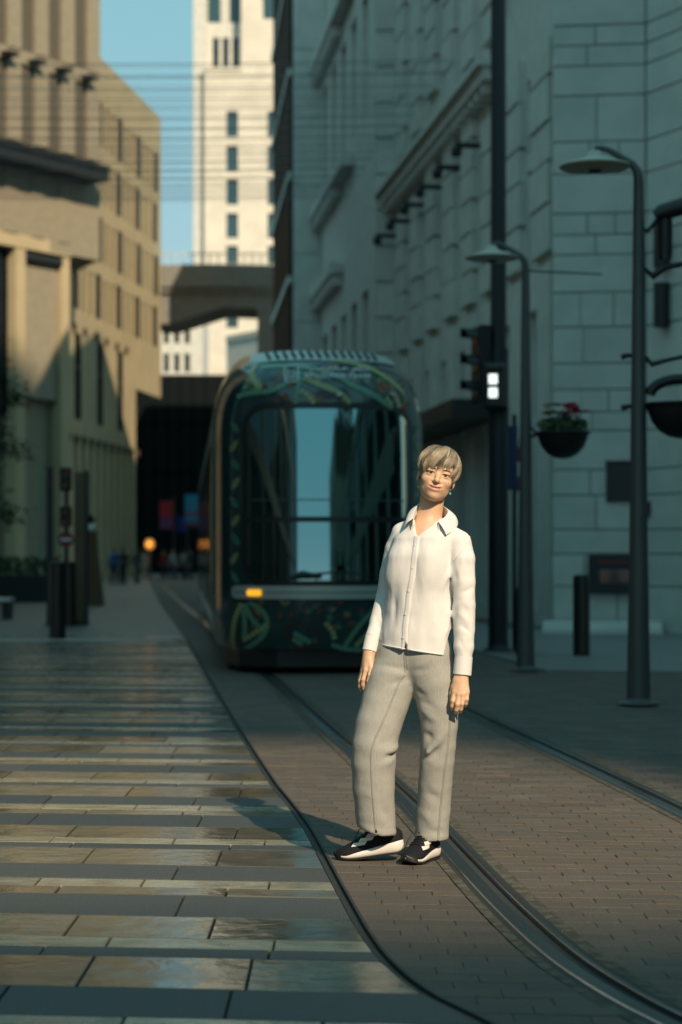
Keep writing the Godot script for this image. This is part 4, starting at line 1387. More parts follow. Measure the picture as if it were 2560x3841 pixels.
# ---------------------------------------------------------------- street furniture
func lamp_post(at: Vector3, label: String, sx: float) -> Node3D:
	var t := thing("street_lamp", label, "street lamp", at, 0.0, "street lamps")
	var p := MB.new()
	p.tube([Vector3(0, 0, 0), Vector3(0, 1.2, 0), Vector3(0, 2.4, 0), Vector3(0, 4.32, 0), Vector3(-0.012, 4.40, 0), Vector3(-0.05, 4.45, 0), Vector3(-0.22, 4.555, 0), Vector3(-0.30, 4.585, 0), Vector3(-0.36, 4.585, 0)], [0.10, 0.078, 0.064, 0.042, 0.038, 0.034, 0.026, 0.024, 0.022], 16)
	obj("pole", p, M.pole_grey, t)
	var b := MB.new()
	b.lathe(Vector3.ZERO, [Vector2(0.17, 0), Vector2(0.17, 0.012), Vector2(0.105, 0.02), Vector2(0.10, 0.05)], 18)
	obj("base_plate", b, M.pole_grey, t)
	var h := MB.new()
	h.lathe(Vector3(-0.36, 4.43, 0), [Vector2(0.0, -0.028), Vector2(0.12, -0.03), Vector2(0.28, -0.012), Vector2(0.298, 0.0), Vector2(0.285, 0.012), Vector2(0.16, 0.052), Vector2(0.07, 0.085), Vector2(0.05, 0.13), Vector2(0.0, 0.14)], 28)
	obj("lamp_head", h, M.lamp_cream, t)
	var g := MB.new()
	g.lathe(Vector3(-0.36, 4.39, 0), [Vector2(0.0, -0.015), Vector2(0.05, -0.012), Vector2(0.06, 0.012)], 16)
	obj("lamp_glass", g, M.dark_glass, t)
	return t

func flower_bowl(at: Vector3, label: String, flowers: bool) -> void:
	var t := thing("hanging_planter", label, "planter", at, 0.0, "planter bowls on the lamp posts")
	var b := MB.new()
	b.lathe(Vector3.ZERO, [Vector2(0.0, -0.27), Vector2(0.09, -0.255), Vector2(0.17, -0.21), Vector2(0.235, -0.13), Vector2(0.268, -0.04), Vector2(0.28, 0.0), Vector2(0.30, 0.004), Vector2(0.30, 0.022), Vector2(0.262, 0.022), Vector2(0.25, -0.03), Vector2(0.0, -0.04)], 28)
	obj("bowl", b, M.black_paint, t)
	var a := MB.new()
	a.tube([Vector3(-0.27, 0.0, 0), Vector3(-0.33, -0.03, 0), Vector3(-0.40, 0.02, 0)], [0.02, 0.02, 0.02], 8)
	a.tube([Vector3(-0.27, -0.02, 0), Vector3(-0.34, 0.07, 0), Vector3(-0.40, 0.10, 0)], [0.014, 0.014, 0.014], 8)
	obj("bracket", a, M.pole_dark, t)
	if not flowers:
		var h := MB.new()
		var arc := []
		for k in 13: arc.append(Vector3(-cos(PI * k / 12.0) * 0.25, 0.09 + sin(PI * k / 12.0) * 0.13, 0.0))
		h.tube(arc, fill(13, 0.045), 8)
		obj("hoop", h, M.black_paint, t)
		return
	var lf := MB.new(); var fl := MB.new()
	for k in 900:
		var r := 0.27 * sqrt(rng.randf()); var an := rng.randf() * TAU
		var p := Vector3(cos(an) * r, rng.randf_range(-0.01, 0.20 - r * 0.2), sin(an) * r)
		var n := Vector3(rng.randf_range(-1, 1), rng.randf_range(0.1, 1), rng.randf_range(-1, 1)).normalized()
		var u := n.cross(Vector3(rng.randf(), rng.randf(), 1)).normalized() * rng.randf_range(0.018, 0.035)
		var w := n.cross(u) * 0.55
		var s := rng.randf_range(0.7, 1.3)
		lf.col = Color(0.05 * s, 0.10 * s, 0.035 * s)
		lf.quad(p - u, p - w, p + u, p + w)
	var m := mat("leaf_green", Color(1, 1, 1), 0.6)
	m.vertex_color_use_as_albedo = true
	var lo := obj("foliage", lf, m, t, true)
	lo.set_meta("kind", "stuff")
	for k in 64:
		var an := rng.randf() * TAU; var r := 0.05 + 0.21 * sqrt(rng.randf())
		var p := Vector3(cos(an) * r, rng.randf_range(0.19, 0.31), sin(an) * r)
		var pink := p.x > -0.06
		fl.col = Color(0.72, 0.05, 0.20) if pink else Color(0.62, 0.55, 0.38)
		if k % 4 == 0: fl.col = Color(0.5, 0.45, 0.42)
		for q in 5:
			var a1 := TAU * q / 5.0
			var u := Vector3(cos(a1), 0.45, sin(a1)) * 0.055
			var w := Vector3(-sin(a1), 0.0, cos(a1)) * 0.030
			fl.quad(p, p + u * 0.6 - w, p + u, p + u * 0.6 + w)
	var fm := mat("petals", Color(1, 1, 1), 0.6)
	fm.vertex_color_use_as_albedo = true
	obj("blossoms", fl, fm, t, true).set_meta("kind", "stuff")

func bollard(at: Vector3, h: float, r: float, label: String) -> void:
	var t := thing("bollard", label, "bollard", at, 0.0, "dark bollards with bronze fretwork")
	var b := MB.new()
	b.lathe(Vector3.ZERO, [Vector2(r, 0), Vector2(r, h - 0.03), Vector2(r - 0.02, h), Vector2(0, h)], 20)
	obj("post", b, M.black_paint, t)
	var f := MB.new()
	f.box(Vector3(-r * 0.22, 0.02, r - 0.004), Vector3(r * 0.22, h - 0.06, r + 0.003))
	obj("fret_backing", f, M.black_paint, t)
	var n := int((h - 0.1) / 0.06)
	for k in n:
		var c := MB.new()
		var y := 0.06 + k * 0.06
		c.tube([Vector3(-r * 0.16, y, r + 0.006), Vector3(0, y + 0.022, r + 0.008), Vector3(r * 0.16, y, r + 0.006), Vector3(0, y - 0.018, r + 0.008)], [0.007, 0.009, 0.007, 0.006], 5)
		obj("fret", c, M.bronze, t)

func visor_head(t: Node3D, c: Vector3, turn: float, lenses: int, h: float, w: float) -> void:
	var xf := Transform3D(Basis(Vector3.UP, turn), c)
	var b := MB.new()
	b.cbox(Vector3(-w / 2, -h / 2, -0.09), Vector3(w / 2, h / 2, 0.06), 0.02, xf)
	var body := obj("signal_head", b, M.black_paint, t)
	for k in lenses:
		var y := h / 2 - h / lenses * (k + 0.5)
		var v := MB.new()
		for s in 12:
			var a := PI * s / 11.0 - 0.15; var a2 := PI * (s + 1) / 11.0 - 0.15
			if s == 11: break
			var r := w * 0.42
			v.quad(xf * Vector3(cos(a) * r, y + sin(a) * r, 0.06), xf * Vector3(cos(a) * r, y + sin(a) * r, 0.27 - 0.05 * absf(cos(a))), xf * Vector3(cos(a2) * r, y + sin(a2) * r, 0.27 - 0.05 * absf(cos(a2))), xf * Vector3(cos(a2) * r, y + sin(a2) * r, 0.06))
		obj("visor", v, M.black_paint, body)
		var g := MB.new()
		g.tube([xf * Vector3(0, y, 0.05), xf * Vector3(0, y, 0.075)], [w * 0.36, w * 0.34], 16)
		obj("lens", g, mat("lens_%d" % k, [lin(0.12, 0.01, 0.01), lin(0.12, 0.06, 0.01), lin(0.01, 0.07, 0.04)][k % 3], 0.2), body)

func tree(at: Vector3, h: float, r: float, label: String, n: int) -> void:
	var t := thing("street_tree", label, "tree", at, 0.0, "trees beside the folded facade")
	var tr := MB.new()
	tr.tube([Vector3.ZERO, Vector3(0.05, h * 0.25, 0), Vector3(-0.04, h * 0.5, 0.05), Vector3(0.05, h * 0.8, 0)], [0.16, 0.13, 0.09, 0.03], 10)
	for k in 7:
		var a := TAU * k / 7.0 + 0.3; var y := h * (0.35 + 0.07 * k)
		tr.tube([Vector3(0, y, 0), Vector3(cos(a) * r * 0.4, y + h * 0.08, sin(a) * r * 0.4), Vector3(cos(a) * r * 0.8, y + h * 0.12, sin(a) * r * 0.8)], [0.05, 0.03, 0.012], 6)
	obj("trunk", tr, M.timber, t)
	var c := MB.new()
	for k in n:
		var cl := rng.randi() % 40
		var ca := cl * 2.399; var cy := h * (0.22 + 0.76 * ((cl * 7) % 40) / 40.0)
		var cr := r * (0.25 + 0.75 * fmod(cl * 0.618, 1.0)) * (1.0 - 0.45 * absf(cy / h - 0.5))
		var p := Vector3(cos(ca) * cr, cy, sin(ca) * cr) + Vector3(rng.randfn(), rng.randfn() * 0.7, rng.randfn()) * r * 0.16
		var nn := Vector3(rng.randf_range(-1, 1), rng.randf_range(-0.2, 1), rng.randf_range(-1, 1)).normalized()
		var u := nn.cross(Vector3(rng.randf(), 1, rng.randf())).normalized() * rng.randf_range(0.06, 0.11)
		var w := nn.cross(u) * 0.45
		var s := rng.randf_range(0.6, 1.3)
		c.col = Color(0.025 * s, 0.05 * s, 0.022 * s)
		c.quad(p - u, p - w, p + u, p + w)
	var m := mat("tree_leaf", Color(1, 1, 1), 0.55)
	m.vertex_color_use_as_albedo = true
	obj("crown", c, m, t, true)

func street_furniture() -> void:
	var l1 := lamp_post(V(2.455, 0.022, 16.5), "grey street lamp with wall of stone blocks behind and bracket rods on its pole", 1.0)
	var br: MB
	br = MB.new()
	br.tube([Vector3(-0.14, 2.86, 0), Vector3(-0.09, 2.875, 0), Vector3(0.0, 2.87, 0), Vector3(0.07, 2.85, 0), Vector3(0.11, 2.80, 0), Vector3(0.22, 2.83, 0.03), Vector3(0.6, 2.91, 0.08)], [0.026, 0.02, 0.015, 0.018, 0.024, 0.018, 0.016], 8)
	obj("bracket_rod", br, M.pole_dark, l1)
	br = MB.new()
	br.tube([Vector3(-0.14, 2.44, 0), Vector3(-0.08, 2.455, 0), Vector3(0.0, 2.46, 0)], [0.026, 0.02, 0.015], 8)
	obj("bracket_rod", br, M.pole_dark, l1)
	br = MB.new()
	br.tube([Vector3(0.0, 3.62, 0), Vector3(0.06, 3.58, 0), Vector3(0.12, 3.53, 0), Vector3(0.22, 3.60, 0.03), Vector3(0.6, 3.66, 0.08)], [0.014, 0.018, 0.034, 0.026, 0.016], 8)
	obj("bracket_rod", br, M.pole_dark, l1)
	br = MB.new()
	br.tube([Vector3(0.0, 3.95, 0), Vector3(0.07, 3.90, 0), Vector3(0.13, 3.96, 0), Vector3(0.17, 4.02, 0)], [0.014, 0.018, 0.02, 0.024], 8)
	obj("bracket_rod", br, M.pole_dark, l1)
	var sp := MB.new()
	sp.tube([Vector3(0.14, 4.03, 0), Vector3(0.18, 4.05, 0), Vector3(0.6, 4.17, 0.05)], [0.045, 0.07, 0.075], 14)
	sp.tube([Vector3(0.22, 3.66, -0.02), Vector3(0.22, 3.72, -0.02), Vector3(0.22, 4.0, -0.02)], [0.05, 0.062, 0.062], 14)
	obj("flood_lamp", sp, M.black_paint, l1)
	var l2 := lamp_post(V(1.985, 0.022, 21.5), "grey street lamp with a long thin rod and a flower bowl", 1.0)
	var rod := MB.new()
	rod.tube([Vector3(0.0, 4.30, 0), Vector3(0.06, 4.29, 0), Vector3(0.82, 4.255, 0)], [0.012, 0.012, 0.010], 8)
	obj("banner_rod", rod, M.pole_grey, l2)
	flower_bowl(V(2.385, 2.56, 21.5), "dark bowl of pink flowers hung on the street lamp with the long rod", true)
	flower_bowl(V(2.80, 2.48, 16.5), "dark empty bowl hung on the street lamp with bracket rods", false)

	# tall mast with its signals
	var m := thing("signal_mast", "tall dark steel mast carrying a traffic signal and a lit white tram signal", "mast", V(2.03, 0.022, 25.8))
	var mp := MB.new()
	mp.tube([Vector3.ZERO, Vector3(0, 3.9, 0), Vector3(0, 3.91, 0), Vector3(0, 13.0, 0)], [0.13, 0.13, 0.105, 0.085], 18)
	obj("pole", mp, M.pole_dark, m)
	var mb := MB.new()
	mb.lathe(Vector3.ZERO, [Vector2(0.2, 0), Vector2(0.2, 0.03), Vector2(0.14, 0.04), Vector2(0.135, 0.12)], 18)
	obj("base_plate", mb, M.pole_dark, m)
	visor_head(m, Vector3(-0.24, 3.70, 0.0), -PI / 2 + 0.35, 3, 1.0, 0.30)
	var arm := MB.new()
	arm.tube([Vector3(0, 4.1, 0), Vector3(-0.22, 4.1, 0)], [0.03, 0.03], 8)
	arm.tube([Vector3(0, 3.3, 0), Vector3(-0.22, 3.3, 0)], [0.03, 0.03], 8)
	obj("bracket", arm, M.pole_dark, m)
	var tb := MB.new()
	tb.cbox(Vector3(-0.21, 3.10, 0.10), Vector3(0.11, 3.70, 0.30), 0.05)
	var tbo := obj("tram_signal", tb, M.black_paint, m)
	var glow := mat("signal_glow", lin(0.9, 0.95, 0.9), 0.3)
	glow.emission_enabled = true
	glow.emission = lin(0.9, 1.0, 0.92)
	glow.emission_energy_multiplier = 1.0
	for k in 2:
		var s := MB.new()
		s.cbox(Vector3(-0.147, 3.425 - k * 0.175, 0.30), Vector3(-0.037, 3.55 - k * 0.175, 0.315), 0.012)
		obj("signal_light", s, glow, tbo)
	var hood := MB.new()
	hood.box(Vector3(-0.2, 3.62, 0.302), Vector3(0.02, 3.635, 0.42))
	obj("hood", hood, M.black_paint, tbo)

	var s1 := thing("blue_sign_plate", "dark blue sign plate on a short post beside the signal mast", "sign", V(2.29, 0.022, 26.4))
	var pb := MB.new()
	pb.tube([Vector3.ZERO, Vector3(0, 3.1, 0)], [0.03, 0.03], 8)
	obj("post", pb, M.pole_dark, s1)
	var pl := MB.new()
	pl.cbox(Vector3(-0.09, 2.1, 0.03), Vector3(0.04, 2.95, 0.055), 0.008)
	obj("plate", pl, M.blue_paint, s1)
	var s2 := thing("striped_sign", "red and white striped sign behind the blue plate", "sign", V(2.42, 0.022, 26.9))
	var pb2 := MB.new()
	pb2.tube([Vector3.ZERO, Vector3(0, 2.8, 0)], [0.025, 0.025], 8)
	obj("post", pb2, M.pole_dark, s2)
	for k in 3:
		var q := MB.new()
		q.cbox(Vector3(-0.10, 2.10 + k * 0.2, 0.03), Vector3(0.06, 2.298 + k * 0.2, 0.05), 0.006)
		obj("stripe", q, M.red_paint if k != 1 else M.white_paint, s2)
	var bin := thing("litter_bin", "black cylindrical litter bin between the mast and the lamp with the flower bowl", "litter bin", V(2.30, 0.022, 25.2))
	var bb := MB.new()
	bb.lathe(Vector3.ZERO, [Vector2(0.10, 0), Vector2(0.12, 0.05), Vector2(0.12, 0.72), Vector2(0.13, 0.76), Vector2(0.10, 0.84), Vector2(0, 0.86)], 18)
	obj("drum", bb, M.black_paint, bin)
	var bl := MB.new()
	bl.box(Vector3(-0.06, 0.62, 0.115), Vector3(0.06, 0.70, 0.126))
	obj("slot", bl, M.dark_glass, bin)
	bollard(V(2.97, 0.022, 24.7), 1.0, 0.105, "dark bollard with bronze fretwork before the stone corner building")
	bollard(V(-4.14, 0.05, 29.2), 1.13, 0.12, "dark bollard with bronze fretwork on the kerb edge before the signal post")
	bollard(V(-4.89, 0.004, 36.0), 1.16, 0.11, "dark bollard with bronze fretwork tucked against the brown totem")

	# cluster on the plaza
	var p1 := thing("slender_post", "slender black post beside the signal post with the no entry disc", "post", V(-5.27, 0.004, 36.2))
	var a := MB.new()
	a.box(Vector3(-0.055, 0, -0.055), Vector3(0.055, 2.85, 0.055))
	obj("shaft", a, M.black_paint, p1)
	var a2 := MB.new()
	a2.box(Vector3(-0.09, 0, -0.09), Vector3(0.09, 0.03, 0.09))
	a2.box(Vector3(-0.06, 2.85, -0.06), Vector3(0.06, 2.87, 0.06))
	obj("cap", a2, M.black_paint, p1)
	var sp2 := thing("signal_post", "short signal post with two dark heads and a red no entry disc", "traffic signal", V(-5.0, 0.004, 36.4))
	var b := MB.new()
	b.tube([Vector3.ZERO, Vector3(0, 2.85, 0)], [0.045, 0.04], 10)
	obj("post", b, M.pole_dark, sp2)
	visor_head(sp2, Vector3(0, 2.66, 0.1), 0.0, 2, 0.42, 0.2)
	visor_head(sp2, Vector3(0, 1.98, 0.1), 0.0, 2, 0.36, 0.2)
	var disc := MB.new()
	disc.tube([Vector3(0, 1.56, 0.06), Vector3(0, 1.56, 0.075)], [0.145, 0.145], 24)
	var dobj := obj("no_entry_disc", disc, M.red_paint, sp2)
	var bar := MB.new()
	bar.box(Vector3(-0.105, 1.535, 0.0755), Vector3(0.105, 1.585, 0.079))
	obj("white_bar", bar, M.white_paint, dobj)
	var tt := thing("brown_totem", "tall narrow brown totem panel standing among the posts", "totem", V(-4.78, 0.004, 36.6))
	var tp := MB.new()
	tp.cbox(Vector3(-0.10, 0.06, -0.06), Vector3(0.10, 2.8, 0.06), 0.012)
	obj("panel", tp, M.timber, tt)
	var tf := MB.new()
	tf.box(Vector3(-0.16, 0, -0.1), Vector3(0.16, 0.06, 0.1))
	tf.box(Vector3(0.10, 0.06, -0.08), Vector3(0.15, 2.83, 0.08))
	obj("frame", tf, M.black_paint, tt)
	var ob := thing("leaning_timber_post", "leaning brown timber post with white collar and dark globe on the plaza", "post", V(-6.38, 0.004, 52.0))
	var ot := MB.new()
	for k in 4:
		var x0 := -0.23 + k * 0.115
		ot = MB.new()
		var xt := -0.33 + k * 0.085
		var p := [Vector3(x0, 0, 0.12), Vector3(x0 + 0.108, 0, 0.12), Vector3(xt + 0.08, 1.92, 0.1), Vector3(xt, 1.92, 0.1)]
		var bk := Vector3(0, 0, -0.22)
		ot.quad(p[0], p[1], p[2], p[3]); ot.quad(p[1] + bk, p[0] + bk, p[3] + bk, p[2] + bk)
		ot.quad(p[1], p[1] + bk, p[2] + bk, p[2]); ot.quad(p[0] + bk, p[0], p[3], p[3] + bk); ot.quad(p[3], p[2], p[2] + bk, p[3] + bk)
		obj("plank", ot, M.timber, ob)
	var oc := MB.new()
	oc.lathe(Vector3(-0.16, 1.92, 0), [Vector2(0.17, 0), Vector2(0.21, 0.05), Vector2(0.2, 0.15), Vector2(0.13, 0.2)], 14)
	obj("collar", oc, M.white_paint, ob)
	var og := MB.new()
	og.lathe(Vector3(-0.19, 2.22, 0), [Vector2(0.0, -0.17), Vector2(0.12, -0.12), Vector2(0.17, 0), Vector2(0.12, 0.12), Vector2(0, 0.17)], 14)
	obj("globe", og, M.dark_metal, ob)
	var be := thing("stone_bench", "low dark bench with a pale stone top at the plaza edge", "bench", V(-7.1, 0.004, 40.0))
	var bt := MB.new()
	bt.cbox(Vector3(-1.0, 0.36, -0.3), Vector3(0.52, 0.43, 0.3), 0.012)
	obj("seat", bt, M.limestone_pale, be)
	for k in 3:
		var lg := MB.new()
		lg.box(Vector3(-0.85 + k * 0.6, 0, -0.25), Vector3(-0.7 + k * 0.6, 0.36, 0.25))
		obj("leg", lg, M.black_paint, be)
	var plb := thing("planter_box", "long dark planter box under the street trees", "planter", V(-10.2, 0.004, 57.0))
	var pbx := MB.new()
	pbx.box(Vector3(-2.4, 0, -1.6), Vector3(2.2, 0.75, 1.4))
	obj("box", pbx, M.dark_metal, plb)
	var soil := MB.new()
	for k in 500:
		var p := Vector3(rng.randf_range(-2.3, 2.1), 0.75 + rng.randf() * 0.5, rng.randf_range(-1.4, 1.3))
		var u := Vector3(rng.randf_range(-1, 1), rng.randf_range(-0.3, 1), rng.randf_range(-1, 1)).normalized() * 0.12
		var w := u.cross(Vector3(rng.randf(), 0.3, 1)).normalized() * 0.05
		soil.col = Color(0.03, 0.06, 0.02) * rng.randf_range(0.6, 1.4)
		soil.quad(p - u, p - w, p + u, p + w)
	var gm := mat("hedge_leaf", Color(1, 1, 1), 0.6)
	gm.vertex_color_use_as_albedo = true
	obj("foliage", soil, gm, plb, true).set_meta("kind", "stuff")
	tree(V(-10.6, 0.5, 57.0), 7.2, 1.5, "dark leafy tree in the planter box before the folded facade", 5200)
	tree(V(-12.4, 0.0, 61.0), 6.4, 1.7, "second dark leafy tree behind the planter box", 3600)

	# on the stone corner building
	var sg := thing("notice_board", "plain dark notice board fixed to the stone pier", "sign", V(4.62, 2.48, 32.86), -0.13)
	var nb := MB.new()
	nb.cbox(Vector3(-0.26, -0.32, 0.02), Vector3(0.26, 0.32, 0.07), 0.01)
	obj("board", nb, M.black_paint, sg)
	var nf := MB.new()
	nf.box(Vector3(-0.28, 0.32, 0.02), Vector3(0.28, 0.345, 0.085))
	obj("frame", nf, M.dark_metal, sg)
	var cm := thing("ticket_machine", "dark wall mounted machine with red strip and black screen on the stone pier", "machine", V(4.47, 0.96, 32.86), -0.13)
	var cb := MB.new()
	cb.cbox(Vector3(-0.40, -0.32, 0.02), Vector3(0.40, 0.32, 0.16), 0.02)
	obj("cabinet", cb, M.dark_metal, cm)
	var rs := MB.new()
	rs.box(Vector3(-0.24, 0.17, 0.16), Vector3(0.24, 0.24, 0.164))
	obj("red_strip", rs, mat("dull_red", lin(0.12, 0.02, 0.02), 0.5), cm)
	var sc := MB.new()
	sc.cbox(Vector3(-0.22, -0.14, 0.16), Vector3(0.26, 0.08, 0.17), 0.005)
	obj("screen", sc, M.dark_glass, cm)
	for k in 2:
		var wl := thing("wall_light", ["upper cylindrical black wall light on the stone wing", "lower cylindrical black wall light on the stone wing"][k], "wall light", V(5.16, [6.25, 5.3][k], 32.2))
		var wb := MB.new()
		wb.lathe(Vector3.ZERO, [Vector2(0, -0.36), Vector2(0.12, -0.36), Vector2(0.13, -0.34), Vector2(0.13, 0.34), Vector2(0.12, 0.36), Vector2(0, 0.36)], 18)
		obj("body", wb, M.black_paint, wl)
		var wk := MB.new()
		wk.box(Vector3(0.0, -0.06, -0.16), Vector3(0.2, 0.06, 0.0))
		obj("bracket", wk, M.black_paint, wl)
	var fa := thing("fire_alarm_box", "small red alarm box on the stone wing", "alarm box", V(5.02, 2.05, 32.72), -0.6)
	var fb := MB.new()
	fb.cbox(Vector3(-0.06, -0.1, 0.0), Vector3(0.06, 0.1, 0.07), 0.01)
	obj("case", fb, mat("dull_red", lin(0.12, 0.02, 0.02), 0.5), fa)
	var ff := MB.new()
	ff.box(Vector3(-0.03, -0.16, 0.02), Vector3(0.03, -0.1, 0.05))
	obj("handle", ff, M.black_paint, fa)
	# far banners and a lit lantern
	var spec := [[-10.3, 118.0, 0.8, 2.95, 4.6, "red and purple banner hung on a post at the street end", [[0.0, 0.45, 0.10, 0.03, 0.09], [0.45, 1.0, 0.28, 0.015, 0.02]]], [-9.45, 118.5, 0.6, 2.8, 3.7, "dark blue banner hung on a post at the street end", [[0.0, 1.0, 0.01, 0.02, 0.14]]], [-8.25, 112.0, 1.0, 2.95, 4.8, "bright blue banner with a red motif hung on a post at the street end", [[0.0, 0.15, 0.10, 0.03, 0.04], [0.15, 0.35, 0.05, 0.14, 0.24], [0.35, 0.5, 0.14, 0.08, 0.12], [0.5, 1.0, 0.03, 0.19, 0.30]]]]
	for s in spec:
		var t := thing("street_banner", s[5], "banner", V(s[0], 0.005, s[1]), 0.0, "banners at the street end")
		var pp := MB.new()
		pp.tube([Vector3(s[2] / 2 + 0.05, 0, -0.03), Vector3(s[2] / 2 + 0.05, s[4] + 0.3, -0.03)], [0.05, 0.05], 8)
		pp.tube([Vector3(-s[2] / 2, s[4] + 0.02, -0.03), Vector3(s[2] / 2 + 0.05, s[4] + 0.02, -0.03)], [0.025, 0.025], 6)
		obj("post", pp, M.pole_dark, t)
		for f in s[6]:
			var cl := MB.new()
			var ya := lerpf(s[3], s[4], f[0]); var yb := lerpf(s[3], s[4], f[1])
			cl.box(Vector3(-s[2] / 2, ya, -0.01), Vector3(s[2] / 2, yb - 0.001, 0.01))
			obj("cloth", cl, mat("banner_%d" % int(f[2] * 1000 + f[3] * 10000 + f[4] * 7000), lin(f[2], f[3], f[4]), 0.8), t)
	var ln := thing("street_lantern", "glowing orange street lantern on a post at the street end", "street lamp", V(-11.2, 0.005, 117.0))
	var lp := MB.new()
	lp.tube([Vector3.ZERO, Vector3(0, 1.75, 0)], [0.08, 0.06], 8)
	obj("post", lp, M.timber, ln)
	var lg2 := MB.new()
	lg2.lathe(Vector3(0, 2.05, 0), [Vector2(0.0, -0.32), Vector2(0.2, -0.26), Vector2(0.3, 0), Vector2(0.2, 0.26), Vector2(0, 0.32)], 16)
	var lm := mat("lantern_glow", lin(0.8, 0.45, 0.12), 0.5)
	lm.emission_enabled = true
	lm.emission = lin(0.75, 0.36, 0.07)
	lm.emission_energy_multiplier = 0.4
	obj("lantern", lg2, lm, ln)
	var om := OmniLight3D.new()
	om.name = "lantern_light"
	om.light_color = Color(1.0, 0.65, 0.3)
	om.light_energy = 0.3
	om.omni_range = 15.0
	om.omni_attenuation = 2.0
	om.light_size = 0.3
	om.shadow_enabled = true
	om.position = Vector3(0, 2.05, 0.36)
	ln.add_child(om)

# ---------------------------------------------------------------- people
class Field:
	var a := PackedVector3Array()
	var d := PackedVector3Array()
	var r := PackedFloat32Array()
	var dr := PackedFloat32Array()
	var il := PackedFloat32Array()
	var k := PackedFloat32Array()
	var g := PackedInt32Array()
	var ng := 0
	# folds: segment, height, width
	var fa := PackedVector3Array()
	var fd := PackedVector3Array()
	var fl := PackedFloat32Array()
	var fh := PackedFloat32Array()
	var fw := PackedFloat32Array()

	func seg(p: Vector3, q: Vector3, rp: float, rq: float, soft := 0.02) -> void:
		a.append(p); d.append(q - p); r.append(rp); dr.append(rq - rp)
		il.append(1.0 / maxf((q - p).length_squared(), 1e-8)); k.append(soft); g.append(ng)

	func chain(pts: Array, soft := 0.02) -> void:      # [x, y, z, r] each
		for i in pts.size() - 1:
			var p: Array = pts[i]; var q: Array = pts[i + 1]
			seg(Vector3(p[0], p[1], p[2]), Vector3(q[0], q[1], q[2]), p[3], q[3], soft)
		ng += 1

	func fold(p: Vector3, q: Vector3, h: float, w: float) -> void:
		fa.append(p); fd.append(q - p); fl.append(1.0 / maxf((q - p).length_squared(), 1e-8)); fh.append(h); fw.append(1.0 / (w * w))

	func folds(p: Vector3) -> float:
		var s := 0.0
		for i in fa.size():
			var q := p - fa[i]
			var t := clampf(q.dot(fd[i]) * fl[i], 0.0, 1.0)
			var e := (q - fd[i] * t).length_squared() * fw[i]
			if e < 5.0: s += fh[i] * exp(-e) * (1.0 - 0.75 * absf(t * 2.0 - 1.0))
		return s

	func val(p: Vector3) -> float:
		var m := 9.0
		var c := 9.0
		var was := 0
		var soft := 0.02
		for i in a.size():
			if g[i] != was:
				var h := soft - absf(m - c)
				m = minf(m, c)
				if h > 0.0: m -= h * h / soft * 0.25
				c = 9.0
				was = g[i]
			soft = k[i]
			var q := p - a[i]
			var t := clampf(q.dot(d[i]) * il[i], 0.0, 1.0)
			var e := (q - d[i] * t).length() - r[i] - dr[i] * t
			var s := minf(soft, 0.006)
			var o := s - absf(c - e)
			c = minf(c, e)
			if o > 0.0: c -= o * o / s * 0.25
		var h2 := soft - absf(m - c)
		m = minf(m, c)
		if h2 > 0.0: m -= h2 * h2 / soft * 0.25
		return m

